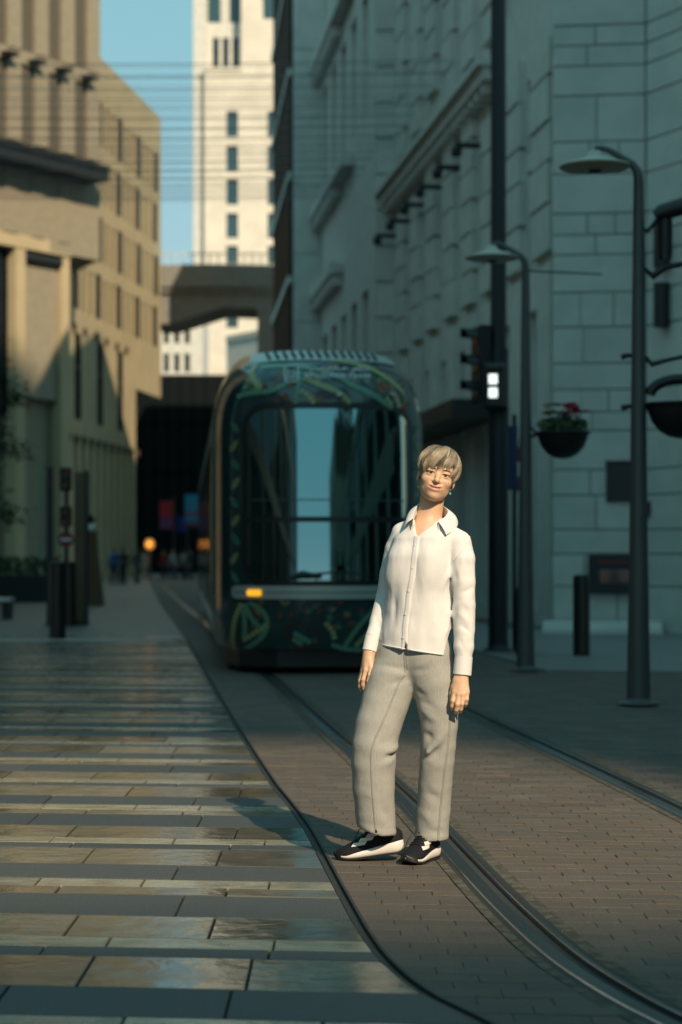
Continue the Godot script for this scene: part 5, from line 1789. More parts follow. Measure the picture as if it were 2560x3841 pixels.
# surface nets over a field, visiting only blocks near the surface
func nets(f: Callable, lo: Vector3, hi: Vector3, c: float, mb: MB, colf = null, xf := Transform3D.IDENTITY) -> void:
	const B := 4
	var bx := int(ceil((hi.x - lo.x) / (c * B))); var by := int(ceil((hi.y - lo.y) / (c * B))); var bz := int(ceil((hi.z - lo.z) / (c * B)))
	var nx := bx * B + 1; var ny := by * B + 1; var nz := bz * B + 1
	var sy := nx; var sz := nx * ny
	var vals := PackedFloat32Array()
	vals.resize(nx * ny * nz)
	vals.fill(99.0)
	var ids := PackedInt32Array()
	ids.resize(nx * ny * nz)
	ids.fill(-1)
	var half := c * B * 0.5
	var near := c * B * 1.05
	var act := []
	for z in bz:
		for y in by:
			for x in bx:
				var ce := lo + Vector3(x * B * c + half, y * B * c + half, z * B * c + half)
				if absf(f.call(ce)) < near:
					act.append(Vector3i(x * B, y * B, z * B))
					for kz in B + 1:
						for ky in B + 1:
							var at := x * B + (y * B + ky) * sy + (z * B + kz) * sz
							for kx in B + 1:
								if vals[at + kx] > 98.0:
									vals[at + kx] = f.call(lo + Vector3(x * B + kx, y * B + ky, z * B + kz) * c)
	var offs := PackedInt32Array([0, 1, sy, sy + 1, sz, sz + 1, sz + sy, sz + sy + 1])
	var ed := PackedInt32Array([0, 1, 2, 3, 4, 5, 6, 7, 0, 2, 1, 3, 4, 6, 5, 7, 0, 4, 1, 5, 2, 6, 3, 7])
	var first := mb.v.size()
	var cells := PackedInt32Array()
	for b in act:
		for kz in B:
			for ky in B:
				for kx in B:
					var i0: int = b.x + kx + (b.y + ky) * sy + (b.z + kz) * sz
					var mask := 0
					for q in 8:
						if vals[i0 + offs[q]] < 0.0: mask |= 1 << q
					if mask == 0 or mask == 255: continue
					var s := Vector3.ZERO
					var n := 0
					for e in 12:
						var u := ed[e * 2]; var w := ed[e * 2 + 1]
						if ((mask >> u) & 1) != ((mask >> w) & 1):
							var va := vals[i0 + offs[u]]; var vb := vals[i0 + offs[w]]
							var t := va / (va - vb)
							s += Vector3(u & 1, (u >> 1) & 1, (u >> 2) & 1).lerp(Vector3(w & 1, (w >> 1) & 1, (w >> 2) & 1), t)
							n += 1
					var p := lo + (Vector3(b.x + kx, b.y + ky, b.z + kz) + s / n) * c
					ids[i0] = mb.v.size()
					cells.append(i0)
					if colf != null: mb.col = colf.call(p)
					mb.vert(xf * p, Vector3.ZERO)
	for i0 in cells:
		var v0 := vals[i0]
		for ax in 3:
			var st: int = [1, sy, sz][ax]; var o1: int = [sy, sz, 1][ax]; var o2: int = [sz, 1, sy][ax]
			var v1 := vals[i0 + st]
			if (v0 < 0.0) == (v1 < 0.0): continue
			var a := ids[i0]; var b := ids[i0 - o1]; var d := ids[i0 - o1 - o2]; var e := ids[i0 - o2]
			if b < 0 or d < 0 or e < 0: continue
			if v0 < 0.0:
				mb.tri_ids(a, b, d); mb.tri_ids(a, d, e)
			else:
				mb.tri_ids(a, d, b); mb.tri_ids(a, e, d)
	for t in range(0, mb.ix.size(), 3):
		var i := mb.ix[t]; var j := mb.ix[t + 2]; var l := mb.ix[t + 1]
		if i < first: continue
		var nn := (mb.v[j] - mb.v[i]).cross(mb.v[l] - mb.v[i])
		mb.n[i] += nn; mb.n[j] += nn; mb.n[l] += nn
	for i in range(first, mb.v.size()):
		mb.n[i] = mb.n[i].normalized()

# where a ray from p along dir meets the field
func meet(f: Callable, p: Vector3, dir: Vector3, far := 0.6) -> Vector3:
	var t := 0.0
	for i in 60:
		var d: float = f.call(p + dir * t)
		if d < 0.0006: break
		t += d * 0.7
		if t > far: break
	return p + dir * t

func smin(a: float, b: float, k: float) -> float:
	var h := maxf(k - absf(a - b), 0.0)
	return minf(a, b) - h * h / k * 0.25

func ell(p: Vector3, c: Vector3, r: Vector3) -> float:
	var q := (p - c) / r
	var k0 := q.length()
	var k1 := (q / r).length()
	return k0 * (k0 - 1.0) / maxf(k1, 1e-6)

func table(t: Array, y: float, col: int) -> float:
	if y <= t[0][0]: return t[0][col]
	for i in t.size() - 1:
		if y < t[i + 1][0]:
			var s: float = (y - t[i][0]) / (t[i + 1][0] - t[i][0])
			s = s * s * (3 - 2 * s)
			return lerpf(t[i][col], t[i + 1][col], s)
	return t[t.size() - 1][col]

func table_lin(t: Array, y: float, col: int) -> float:
	if y <= t[0][0]: return t[0][col]
	for i in t.size() - 1:
		if y < t[i + 1][0]:
			var h: float = t[i + 1][0] - t[i][0]
			var s: float = (y - t[i][0]) / h
			var a: Array = t[maxi(i - 1, 0)]; var b: Array = t[mini(i + 2, t.size() - 1)]
			var m1: float = (t[i + 1][col] - a[col]) / (t[i + 1][0] - a[0]) * h; var m2: float = (b[col] - t[i][col]) / (b[0] - t[i][0]) * h
			var s2 := s * s; var s3 := s2 * s
			return (2 * s3 - 3 * s2 + 1) * t[i][col] + (s3 - 2 * s2 + s) * m1 + (3 * s2 - 2 * s3) * t[i + 1][col] + (s3 - s2) * m2
	return t[t.size() - 1][col]

# --------------------------------------------------- the head, in axes of its own: eyes at y 0, face towards +z
func head_val(p: Vector3) -> float:
	var q := Vector3(absf(p.x), p.y, p.z)
	var d := ell(q, Vector3(0, 0.034, -0.006), Vector3(0.0715, 0.082, 0.092))
	d = smin(d, ell(q, Vector3(0, -0.03, 0.028), Vector3(0.0575, 0.074, 0.056)), 0.03)
	d = smin(d, ell(q, Vector3(0.027, -0.054, 0.014), Vector3(0.022, 0.030, 0.036)), 0.03)
	d = smin(d, ell(q, Vector3(0, -0.086, 0.060), Vector3(0.021, 0.017, 0.022)), 0.026)
	if p.z > 0.02:
		d = smin(d, ell(q, Vector3(0.036, -0.026, 0.058), Vector3(0.023, 0.017, 0.020)), 0.018)
		d = smin(d, ell(q, Vector3(0.02, 0.020, 0.070), Vector3(0.028, 0.010, 0.014)), 0.016)
		var s := maxf((Vector3(q.x, p.y, p.z) - Vector3(0.0305, -0.001, 0.0985)).length() - 0.0155, -0.01)
		d = -smin(-d, s, 0.014)
		# nose
		var t := clampf((p.y - 0.006) / -0.032, 0.0, 1.0)
		var ax := Vector3(0, lerpf(0.006, -0.026, t), lerpf(0.079, 0.0985, t))
		d = smin(d, (p - ax).length() - lerpf(0.0068, 0.0092, t), 0.010)
		d = smin(d, (p - Vector3(0, -0.0295, 0.0985)).length() - 0.0102, 0.006)
		d = smin(d, (q - Vector3(0.0108, -0.0322, 0.0880)).length() - 0.0062, 0.006)
		# eyelids over the ball
		d = smin(d, ell(q, Vector3(0.0305, 0.0068, 0.0745), Vector3(0.0165, 0.0048, 0.0125)), 0.005)
		d = smin(d, ell(q, Vector3(0.0305, -0.0072, 0.0735), Vector3(0.0155, 0.0045, 0.0115)), 0.005)
		# smiling mouth: mound, lips, parting
		d = smin(d, ell(q, Vector3(0, -0.056, 0.066), Vector3(0.032, 0.018, 0.022)), 0.014)
		var lift := 10.0 * q.x * q.x
		d = smin(d, ell(q, Vector3(0.010, -0.0520 + lift, 0.0850 - 8.0 * q.x * q.x), Vector3(0.021, 0.0040, 0.005)), 0.005)
		d = smin(d, ell(q, Vector3(0, -0.0660 + lift, 0.0850 - 8.0 * q.x * q.x), Vector3(0.025, 0.0050, 0.006)), 0.005)
		var gap := ell(Vector3(q.x, p.y - lift, p.z), Vector3(0, -0.0585, 0.088), Vector3(0.0275, 0.0032, 0.012))
		d = -smin(-d, gap, 0.002)
	# ears
	d = smin(d, ell(q, Vector3(0.0725, -0.007, -0.006), Vector3(0.0070, 0.029, 0.017)), 0.006)
	d = -smin(-d, ell(q, Vector3(0.0805, -0.003, -0.002), Vector3(0.005, 0.018, 0.009)), 0.004)
	return d

func head_col(p: Vector3) -> Color:
	var x := absf(p.x)
	var c := Color(0.68, 0.43, 0.28)
	var lift := 10.0 * x * x
	var m := (Vector2(x / 0.030, (p.y - lift + 0.0590) / 0.0120)).length()
	if p.z > 0.07 and m < 1.0: c = c.lerp(Color(0.56, 0.23, 0.17), smoothstep(1.0, 0.75, m))
	var ch := Vector2((x - 0.04) / 0.022, (p.y + 0.03) / 0.02).length()
	if p.z > 0.03 and ch < 1.0: c = c.lerp(Color(0.68, 0.37, 0.235), (1.0 - ch) * 0.6)
	return c

func woman() -> void:
	var W := thing("person", "person in a white shirt, light grey jeans and black sneakers standing beside the rail", "person", V(0.181, 0.006, 8.0))
	var skin := mat("skin", Color(1, 1, 1), 0.48)
	skin.vertex_color_use_as_albedo = true
	skin.subsurf_scatter_enabled = true
	skin.subsurf_scatter_strength = 0.12
	var tone := Color(0.66, 0.415, 0.27)
	var hx := Transform3D(Basis(Vector3(0, 0, 1), -0.234) * Basis(Vector3.RIGHT, -0.09), Vector3(0.2027, 1.5419, 0.0))

	# ---- body: one skin from neck to ankles, with finer head and hands
	var body := Field.new()
	body.chain([[0.190, 1.49, -0.022, 0.050], [0.180, 1.42, -0.018, 0.0485], [0.165, 1.345, -0.02, 0.058]], 0.03)
	body.chain([[0.165, 1.325, -0.02, 0.050], [0.085, 1.300, -0.05, 0.036], [0.02, 1.12, -0.085, 0.028], [0.004, 1.06, -0.09, 0.026], [-0.030, 0.955, -0.055, 0.021], [-0.066, 0.835, -0.022, 0.0205]], 0.03)
	body.chain([[0.165, 1.325, -0.02, 0.050], [0.280, 1.262, 0.06, 0.036], [0.303, 1.05, 0.090, 0.028], [0.303, 0.83, 0.107, 0.023], [0.296, 0.75, 0.113, 0.0225]], 0.03)
	body.chain([[0.150, 1.30, 0.012, 0.052], [0.135, 1.15, 0.0, 0.070], [0.128, 1.0, 0.0, 0.075], [0.115, 0.88, 0.0, 0.085]], 0.04)
	body.chain([[0.05, 0.80, -0.02, 0.075], [-0.045, 0.48, 0.04, 0.052], [-0.045, 0.24, 0.02, 0.045]], 0.04)
	body.chain([[0.18, 0.80, 0.02, 0.075], [0.205, 0.46, 0.01, 0.048], [0.19, 0.22, -0.04, 0.042]], 0.04)
	var bm := MB.new()
	bm.col = tone
	nets(body.val, Vector3(-0.16, 0.17, -0.16), Vector3(0.40, 1.53, 0.21), 0.012, bm)
	nets(head_val, Vector3(-0.095, -0.115, -0.11), Vector3(0.095, 0.13, 0.125), 0.0032, bm, head_col, hx)
	# hands: palm of four metacarpals, fingers and thumb as chains of their own
	var hl := Field.new()
	var wl := [-0.066, 0.842, -0.022, 0.0205]
	for m in [[-0.082, 0.768, 0.010, 0.0105], [-0.091, 0.764, -0.007, 0.0108], [-0.094, 0.766, -0.025, 0.0103], [-0.091, 0.773, -0.041, 0.0095]]:
		hl.chain([wl, m], 0.012)
	hl.chain([wl, [-0.064, 0.808, -0.004, 0.0145], [-0.060, 0.778, 0.014, 0.0105]], 0.012)
	hl.chain([[-0.082, 0.768, 0.010, 0.0098], [-0.092, 0.731, 0.015, 0.0086], [-0.0935, 0.709, 0.010, 0.0077], [-0.091, 0.692, 0.002, 0.0066]], 0.004)
	hl.chain([[-0.091, 0.764, -0.007, 0.0098], [-0.1035, 0.724, -0.004, 0.0087], [-0.1045, 0.700, -0.009, 0.0078], [-0.100, 0.683, -0.017, 0.0067]], 0.004)
	hl.chain([[-0.094, 0.766, -0.025, 0.0095], [-0.106, 0.729, -0.024, 0.0084], [-0.106, 0.706, -0.029, 0.0075], [-0.101, 0.690, -0.036, 0.0065]], 0.004)
	hl.chain([[-0.091, 0.773, -0.041, 0.0085], [-0.101, 0.744, -0.043, 0.0075], [-0.101, 0.726, -0.048, 0.0066], [-0.097, 0.713, -0.054, 0.0058]], 0.004)
	hl.chain([[-0.060, 0.778, 0.014, 0.0105], [-0.066, 0.750, 0.024, 0.0092], [-0.073, 0.724, 0.022, 0.0075]], 0.004)
	nets(hl.val, Vector3(-0.13, 0.66, -0.08), Vector3(-0.03, 0.875, 0.05), 0.0030, bm)
	var hr := Field.new()
	var wr := [0.2955, 0.762, 0.113, 0.0215]
	for m in [[0.266, 0.690, 0.134, 0.0115], [0.282, 0.681, 0.142, 0.0120], [0.299, 0.681, 0.144, 0.0115], [0.315, 0.690, 0.139, 0.0105]]:
		hr.chain([wr, m], 0.012)
	hr.chain([wr, [0.275, 0.735, 0.122, 0.0150], [0.262, 0.708, 0.120, 0.0108]], 0.012)
	hr.chain([[0.266, 0.690, 0.134, 0.0105], [0.258, 0.655, 0.141, 0.0090], [0.256, 0.634, 0.134, 0.0080], [0.257, 0.620, 0.122, 0.0068]], 0.004)
	hr.chain([[0.282, 0.681, 0.142, 0.0108], [0.2755, 0.642, 0.150, 0.0092], [0.272, 0.619, 0.141, 0.0082], [0.272, 0.606, 0.126, 0.0069]], 0.004)
	hr.chain([[0.299, 0.681, 0.144, 0.0104], [0.294, 0.644, 0.151, 0.0089], [0.290, 0.622, 0.142, 0.0079], [0.289, 0.610, 0.128, 0.0067]], 0.004)
	hr.chain([[0.315, 0.690, 0.139, 0.0093], [0.313, 0.661, 0.145, 0.0079], [0.310, 0.643, 0.138, 0.0070], [0.308, 0.632, 0.126, 0.0060]], 0.004)
	hr.chain([[0.262, 0.708, 0.120, 0.0108], [0.255, 0.680, 0.117, 0.0095], [0.2545, 0.655, 0.110, 0.0078]], 0.004)
	nets(hr.val, Vector3(0.23, 0.585, 0.08), Vector3(0.345, 0.80, 0.175), 0.0030, bm)
	obj("body", bm, skin, W, true)

	# ---- face details
	var eye_white := mat("eye_white", lin(0.62, 0.58, 0.54), 0.25)
	var iris := mat("iris", lin(0.035, 0.028, 0.02), 0.2)
	var brow_m := mat("brow_hair", lin(0.045, 0.026, 0.014), 0.8)
	for s in [-1.0, 1.0]:
		var e := MB.new()
		e.lathe(Vector3.ZERO, [Vector2(0.0, -0.0115), Vector2(0.006, -0.0098), Vector2(0.0098, -0.006), Vector2(0.0115, 0.0), Vector2(0.0098, 0.006), Vector2(0.006, 0.0098), Vector2(0.0, 0.0115)], 16)
		var eo := obj("eye", e, eye_white, W)
		eo.transform = hx * Transform3D(Basis(), Vector3(s * 0.0305, 0.0, 0.0732))
		var i := MB.new()
		i.lathe(Vector3.ZERO, [Vector2(0.0058, 0.0), Vector2(0.005, 0.0012), Vector2(0.0, 0.0018)], 16)
		var io := obj("iris", i, iris, eo)
		io.transform = Transform3D(Basis(Vector3.RIGHT, PI / 2), Vector3(-s * 0.0008, 0.0, 0.0105))
		var lash := MB.new()
		var lp := []
		for k in 7:
			var t := k / 6.0 * 2.0 - 1.0
			lp.append(hx * meet_head(Vector3(s * 0.0305 + t * 0.0155, 0.0044 - 0.0042 * t * t, 0.0)))
		lash.tube(lp, [0.0006, 0.0012, 0.0016, 0.0017, 0.0016, 0.0012, 0.0006], 6)
		obj("eyelash", lash, iris, W)
		var low := MB.new()
		lp = []
		for k in 5:
			var t := k / 4.0 * 2.0 - 1.0
			lp.append(hx * meet_head(Vector3(s * 0.0305 + t * 0.013, -0.0052 + 0.0025 * t * t, 0.0)))
		low.tube(lp, [0.0003, 0.0006, 0.0007, 0.0006, 0.0003], 5)
		obj("eyelash", low, mat("lower_lash", lin(0.10, 0.05, 0.03), 0.8), W)
		var br := MB.new()
		lp = []
		for k in 8:
			var t := k / 7.0
			lp.append(hx * meet_head(Vector3(s * lerpf(0.013, 0.052, t), 0.0165 + 0.0065 * sin(t * 2.3) - 0.004 * t, 0.0)))
		br.tube(lp, [0.0016, 0.0027, 0.0030, 0.0029, 0.0026, 0.0021, 0.0014, 0.0005], 7, true, 0.6)
		obj("eyebrow", br, brow_m, W)
	var te := MB.new()
	var rows := []
	for j in 3:
		var row := []
		for i in 13:
			var x := (i / 6.0 - 1.0) * 0.0245
			row.append(hx * Vector3(x, -0.0555 - j * 0.0030 + 10.0 * x * x, 0.0835 - 14.0 * x * x))
		rows.append(row)
	te.grid(rows, true)
	obj("teeth", te, mat("teeth", lin(0.66, 0.60, 0.52), 0.25), W)
	for s in [-1.0, 1.0]:
		var at: Vector3 = Vector3(0.128, 1.5125, 0.012) if s < 0 else Vector3(0.2545, 1.485, 0.012)
		var ring := MB.new()
		var rp := []
		for k in 13: rp.append(at + Vector3(cos(TAU * k / 12.0) * 0.003, sin(TAU * k / 12.0) * 0.0065, cos(TAU * k / 12.0) * 0.004))
		ring.tube(rp, fill(13, 0.0008), 5, false)
		var ro := obj("earring", ring, mat("earring_silver", lin(0.6, 0.58, 0.54), 0.2, 1.0), W)
		var bead := MB.new()
		bead.lathe(at + Vector3(0.0, -0.0125, 0.0), [Vector2(0, -0.0055), Vector2(0.0038, -0.004), Vector2(0.0055, 0), Vector2(0.0038, 0.004), Vector2(0, 0.0055)], 14)
		obj("bead", bead, mat("turquoise", lin(0.12, 0.42, 0.44), 0.25), ro)

	hair(W, hx)
	shirt(W)
	jeans(W)
	shoe(W, Transform3D(Basis(Vector3(0, 1, 0), PI - 0.06) * Basis(Vector3(0, 0, 1), -0.15), Vector3(0.002, 0.022, -0.055)))
	shoe(W, Transform3D(Basis(Vector3(0, 1, 0), PI + 1.10) * Basis(Vector3(0, 0, 1), -0.01), Vector3(0.170, 0.002, -0.075)))

func meet_head(p: Vector3) -> Vector3:
	var q := Vector3(p.x, p.y, 0.13)
	for i in 50:
		var d := head_val(q)
		if d < 0.0004: break
		q.z -= maxf(d * 0.6, 0.0002)
	return q

func hair(W: Node3D, hx: Transform3D) -> void:
	var m := mat("hair", Color(1, 1, 1), 0.42, 0.0, 0.6)
	m.vertex_color_use_as_albedo = true
	m.rim_enabled = true
	m.rim = 0.3
	var H := MB.new()
	var R := Vector3(0.0760, 0.0855, 0.0965); var C := Vector3(0, 0.035, -0.008)
	# scalp under the strands
	var cap := func(p: Vector3) -> float:
		var d := ell(p, C, R - Vector3.ONE * 0.0035)
		var face := maxf(p.z - 0.045, 0.0)
		return maxf(d, (0.045 if p.z > 0.045 else -0.03 + 0.6 * maxf(p.z, -0.02)) - p.y - (0.0 if face == 0.0 else 0.0))
	H.col = Color(0.045, 0.034, 0.022)
	nets(cap, Vector3(-0.085, -0.06, -0.115), Vector3(0.085, 0.135, 0.10), 0.005, H, null, hx)
	var rg := RandomNumberGenerator.new()
	rg.seed = 77
	for cl in 190:
		var az0 := rg.randf_range(-PI, PI)          # 0 front, positive to the viewer's right
		if cl % 2 == 0: az0 = rg.randf_range(-1.5, 1.7)
		var front := smoothstep(1.25, 0.35, absf(az0 - 0.1))
		var layer := rg.randf()
		var t00 := rg.randf_range(0.0, 0.35) if layer < 0.55 else rg.randf_range(0.35, 1.0)
		var y0 := lerpf(-0.030, 0.018, front) + rg.randf_range(-0.014, 0.030)
		if az0 > 0.2 and az0 < 0.75: y0 = 0.036 + rg.randf_range(-0.012, 0.02)
		if az0 >= 0.75 and az0 < 1.45: y0 = lerpf(0.004, -0.052, (az0 - 0.75) / 0.7) + rg.randf_range(-0.012, 0.016)
		if az0 < -0.6 and az0 > -1.35: y0 = lerpf(0.004, -0.004, (-az0 - 0.6) / 0.75) + rg.randf_range(-0.016, 0.012)
		if absf(az0) > 1.35 and absf(az0) < 1.9: y0 = (-0.026 if az0 > 0 else 0.004) + rg.randf_range(-0.012, 0.012)
		if absf(az0) >= 1.9: y0 = -0.068 + rg.randf_range(-0.02, 0.012)
		var sweep0 := lerpf(0.15, 0.75, front) * rg.randf_range(0.55, 1.2)
		var lift0 := rg.randf_range(0.001, 0.013) * (1.0 if t00 < 0.4 else 0.6)
		var light0: float = [0.0, 0.15, 0.4, 0.75, 1.0][rg.randi() % 5]
		var curl := rg.randf_range(-0.16, 0.16)
		for k in 15:
			var az := az0 + rg.randfn() * 0.085
			var t0 := maxf(t00 + rg.randf_range(-0.08, 0.12), 0.02)
			var y_end := y0 + rg.randfn() * 0.006
			var t1 := acos(clampf((y_end - C.y) / R.y, -0.98, 0.9))
			if t1 < t0 + 0.25: continue
			var n := 9
			var pts := []; var rad := []
			var w := rg.randf_range(0.0008, 0.0016)
			var lift := lift0 + rg.randf_range(0.0, 0.004)
			for i in n:
				var s := float(i) / (n - 1)
				var th := lerpf(t0, t1, s)
				var a := lerpf(az, az0 + (az - az0) * 0.3, s) + sweep0 * (0.5 - s) + curl * sin(s * 4.2)
				var nrm := Vector3(sin(th) * sin(a), cos(th), sin(th) * cos(a))
				var low := maxf(-0.02 - cos(th) * R.y, 0.0)
				var p := C + nrm * R * (1.0 - 1.2 * low) + nrm * (lift * sin(minf(s * 2.6 + 0.25, 2.9)))
				if p.z > 0.045: p += nrm * 0.004 * s
				pts.append(hx * p)
				rad.append(w * (1.0 - 0.85 * s * s))
			var light := clampf(light0 + rg.randf_range(-0.22, 0.22), 0.0, 1.0)
			var root := Color(0.042, 0.032, 0.021) * rg.randf_range(0.7, 1.3)
			var tip := Color(0.055, 0.042, 0.028).lerp(Color(0.60, 0.49, 0.335), light) * rg.randf_range(0.8, 1.15)
			var v0 := H.v.size()
			H.col = root
			H.tube(pts, rad, 4, false, 0.7)
			for i in n:
				var s := float(i) / (n - 1)
				for q in 4: H.c[v0 + i * 4 + q] = root.lerp(tip, smoothstep(0.08, 0.6, s))
	for k in 110:
		var az := rg.randf_range(-2.4, 2.4)
		var t0 := rg.randf_range(0.1, 1.0); var t1 := t0 + rg.randf_range(0.5, 0.95)
		var out := rg.randf_range(0.006, 0.016); var bend := rg.randf_range(-0.5, 0.5)
		var pts := []
		for i in 7:
			var s := i / 6.0
			var th := lerpf(t0, t1, s); var a := az + bend * s
			var nrm := Vector3(sin(th) * sin(a), cos(th), sin(th) * cos(a))
			pts.append(hx * (C + nrm * R + nrm * (0.004 + out * s)))
		H.col = Color(0.40, 0.32, 0.21) * rg.randf_range(0.4, 1.2)
		H.tube(pts, [0.0006, 0.0006, 0.0006, 0.0005, 0.0005, 0.0004, 0.0002], 3, false)
	obj("hair", H, m, W, true)

func shirt(W: Node3D) -> void:
	var tab := [[0.80, 0.116, 0.160, 0.124], [0.895, 0.122, 0.154, 0.120], [1.0, 0.130, 0.146, 0.114], [1.109, 0.136, 0.137, 0.110], [1.215, 0.146, 0.134, 0.106], [1.29, 0.157, 0.134, 0.092], [1.345, 0.168, 0.105, 0.076], [1.38, 0.172, 0.09, 0.066]]
	var sl := Field.new()
	sl.chain([[0.165, 1.343, -0.012, 0.050], [0.072, 1.313, -0.052, 0.048], [0.048, 1.25, -0.068, 0.050], [0.022, 1.15, -0.085, 0.047], [0.004, 1.06, -0.09, 0.043], [-0.030, 0.955, -0.055, 0.037], [-0.053, 0.905, -0.034, 0.030]], 0.018)
	var sr := Field.new()
	sr.chain([[0.168, 1.343, -0.010, 0.050], [0.285, 1.277, 0.058, 0.049], [0.300, 1.21, 0.075, 0.051], [0.303, 1.12, 0.085, 0.047], [0.306, 1.03, 0.092, 0.043], [0.3065, 0.93, 0.10, 0.041], [0.3045, 0.865, 0.106, 0.040], [0.303, 0.822, 0.109, 0.034]], 0.018)
	var fo := Field.new()
	# creases: shoulder to chest, armpits, waist side, tails
	for c in [[[0.262, 1.19, 0.10], [0.225, 1.10, 0.115], 0.006, 0.014], [[0.256, 1.13, 0.10], [0.235, 1.00, 0.12], 0.006, 0.013], [[0.262, 1.06, 0.09], [0.24, 0.93, 0.12], 0.007, 0.015], [[0.27, 1.17, 0.09], [0.262, 1.02, 0.09], -0.008, 0.012],
		[[0.075, 1.20, 0.07], [0.06, 1.03, 0.09], 0.005, 0.015], [[0.045, 1.10, 0.05], [0.03, 0.95, 0.07], -0.005, 0.014], [[0.11, 1.05, 0.13], [0.065, 0.87, 0.13], 0.006, 0.016], [[0.075, 1.04, 0.12], [0.03, 0.88, 0.11], -0.003, 0.018],
		[[0.115, 1.22, 0.11], [0.10, 1.08, 0.13], -0.004, 0.016], [[0.19, 1.05, 0.14], [0.20, 0.88, 0.14], 0.005, 0.022], [[0.15, 1.02, 0.14], [0.15, 0.86, 0.15], -0.004, 0.02], [[0.24, 1.30, 0.06], [0.17, 1.22, 0.12], 0.004, 0.02],
		[[0.30, 1.24, 0.13], [0.285, 1.10, 0.135], 0.004, 0.014], [[0.325, 1.06, 0.12], [0.285, 1.0, 0.13], 0.005, 0.012], [[0.285, 1.05, 0.135], [0.325, 0.985, 0.13], -0.004, 0.011], [[0.33, 0.92, 0.12], [0.29, 0.87, 0.14], 0.004, 0.011], [[0.285, 0.90, 0.14], [0.31, 0.84, 0.145], -0.004, 0.008], [[0.318, 0.90, 0.14], [0.315, 0.84, 0.145], -0.004, 0.008],
		[[0.335, 1.10, 0.12], [0.29, 1.075, 0.135], -0.004, 0.008], [[0.335, 1.075, 0.12], [0.285, 1.03, 0.135], 0.005, 0.009], [[0.28, 1.00, 0.135], [0.33, 0.955, 0.135], 0.004, 0.009], [[0.285, 0.955, 0.14], [0.335, 0.92, 0.135], -0.004, 0.008], [[0.31, 1.22, 0.12], [0.33, 1.14, 0.12], -0.004, 0.01], [[0.275, 1.20, 0.115], [0.29, 1.13, 0.13], 0.004, 0.009], [[0.20, 1.13, 0.16], [0.235, 1.06, 0.14], -0.004, 0.012], [[0.225, 1.01, 0.14], [0.19, 0.95, 0.15], -0.004, 0.011], [[0.06, 0.99, 0.11], [0.02, 0.92, 0.09], 0.005, 0.010], [[0.105, 0.98, 0.135], [0.09, 0.84, 0.135], -0.0035, 0.014], [[-0.01, 1.08, -0.05], [0.0, 1.0, -0.05], 0.005, 0.012], [[-0.04, 0.99, -0.03], [-0.03, 0.93, -0.02], -0.004, 0.01], [[0.255, 0.99, 0.09], [0.225, 0.86, 0.13], 0.005, 0.012]]:
		fo.fold(Vector3(c[0][0], c[0][1], c[0][2]), Vector3(c[1][0], c[1][1], c[1][2]), c[2] * 1.25, c[3])
	var nz := FastNoiseLite.new()
	nz.seed = 5
	nz.frequency = 7.0
	nz.fractal_octaves = 3
	var vpoly := [Vector2(0.1195, 1.300), Vector2(0.262, 1.412), Vector2(0.2368, 1.46), Vector2(0.130, 1.46), Vector2(0.108, 1.40)]
	var f := func(p: Vector3) -> float:
		var d1 := sl.val(p); var d2 := sr.val(p)
		var y := p.y
		var cx := table(tab, y, 1); var a := table(tab, y, 2); var b := table(tab, y, 3)
		var rx := p.x - cx
		var u := rx * 0.88 + p.z * 0.47; var w := -rx * 0.47 + p.z * 0.88
		var e := Vector2(u / a, w / b).length()
		var d := (e - 1.0) * minf(a, b)
		for s in [-1.0, 1.0]:
			var q: float = (Vector3(u - s * 0.062, (y - 1.180) * 0.6, w - 0.058)).length() - 0.046
			d = smin(d, q, 0.07)
		d = maxf(d, y - 1.372)
		# hem and side slit
		var hem := 0.829 - 0.15 * (p.x - 0.224)
		d = maxf(d, hem - y)
		var slit := maxf(((p.x - 0.2365) * 0.97 - (y - 0.88) * 0.24), y - 0.932)
		slit = maxf(-(p.x - 0.2365) * 0.97 + (y - 0.88) * 0.24, y - 0.935)
		d = maxf(d, -slit)
		if p.z > 0.02 and y < 0.90: d = maxf(d, -maxf(absf(p.x - 0.074) - (0.892 - y) * 0.13, y - 0.892))
		d = smin(d, d1, 0.012)
		d = smin(d, d2, 0.012)
		if absf(d) < 0.03:
			d -= fo.folds(p)
			d -= nz.get_noise_3d(p.x * 1.6, p.y * 0.55, p.z * 1.6) * 0.0034
		# open neck
		if p.z > -0.045 and y > 1.28:
			var v := -9.0
			for i in 5:
				var q0: Vector2 = vpoly[i]; var q1: Vector2 = vpoly[(i + 1) % 5]
				var ed := (q1 - q0).normalized()
				v = maxf(v, (p.x - q0.x) * ed.y - (y - q0.y) * ed.x)
			d = maxf(d, -v)
		return d
	var cloth := mat("shirt_cloth", lin(0.74, 0.725, 0.715), 0.75, 0.0, 0.3)
	cloth.normal_enabled = true
	cloth.normal_texture = noise_tex("relief_cloth", 0.05, [], 4, 512, 512, 3.0)
	cloth.normal_scale = 0.25
	cloth.uv1_triplanar = true
	cloth.uv1_scale = Vector3(5, 5, 5)
	cloth.backlight_enabled = true
	cloth.backlight = Color(0.18, 0.17, 0.155)
	var mb := MB.new()
	nets(f, Vector3(-0.10, 0.80, -0.16), Vector3(0.37, 1.42, 0.20), 0.0053, mb)
	var S := obj("shirt", mb, cloth, W)
	# placket
	var pl := MB.new()
	var rows := []
	var pts := along([Vector3(0.119, 1.302, 0), Vector3(0.113, 1.257, 0), Vector3(0.102, 1.16, 0), Vector3(0.086, 1.055, 0), Vector3(0.073, 0.948, 0), Vector3(0.067, 0.856, 0)], 40)
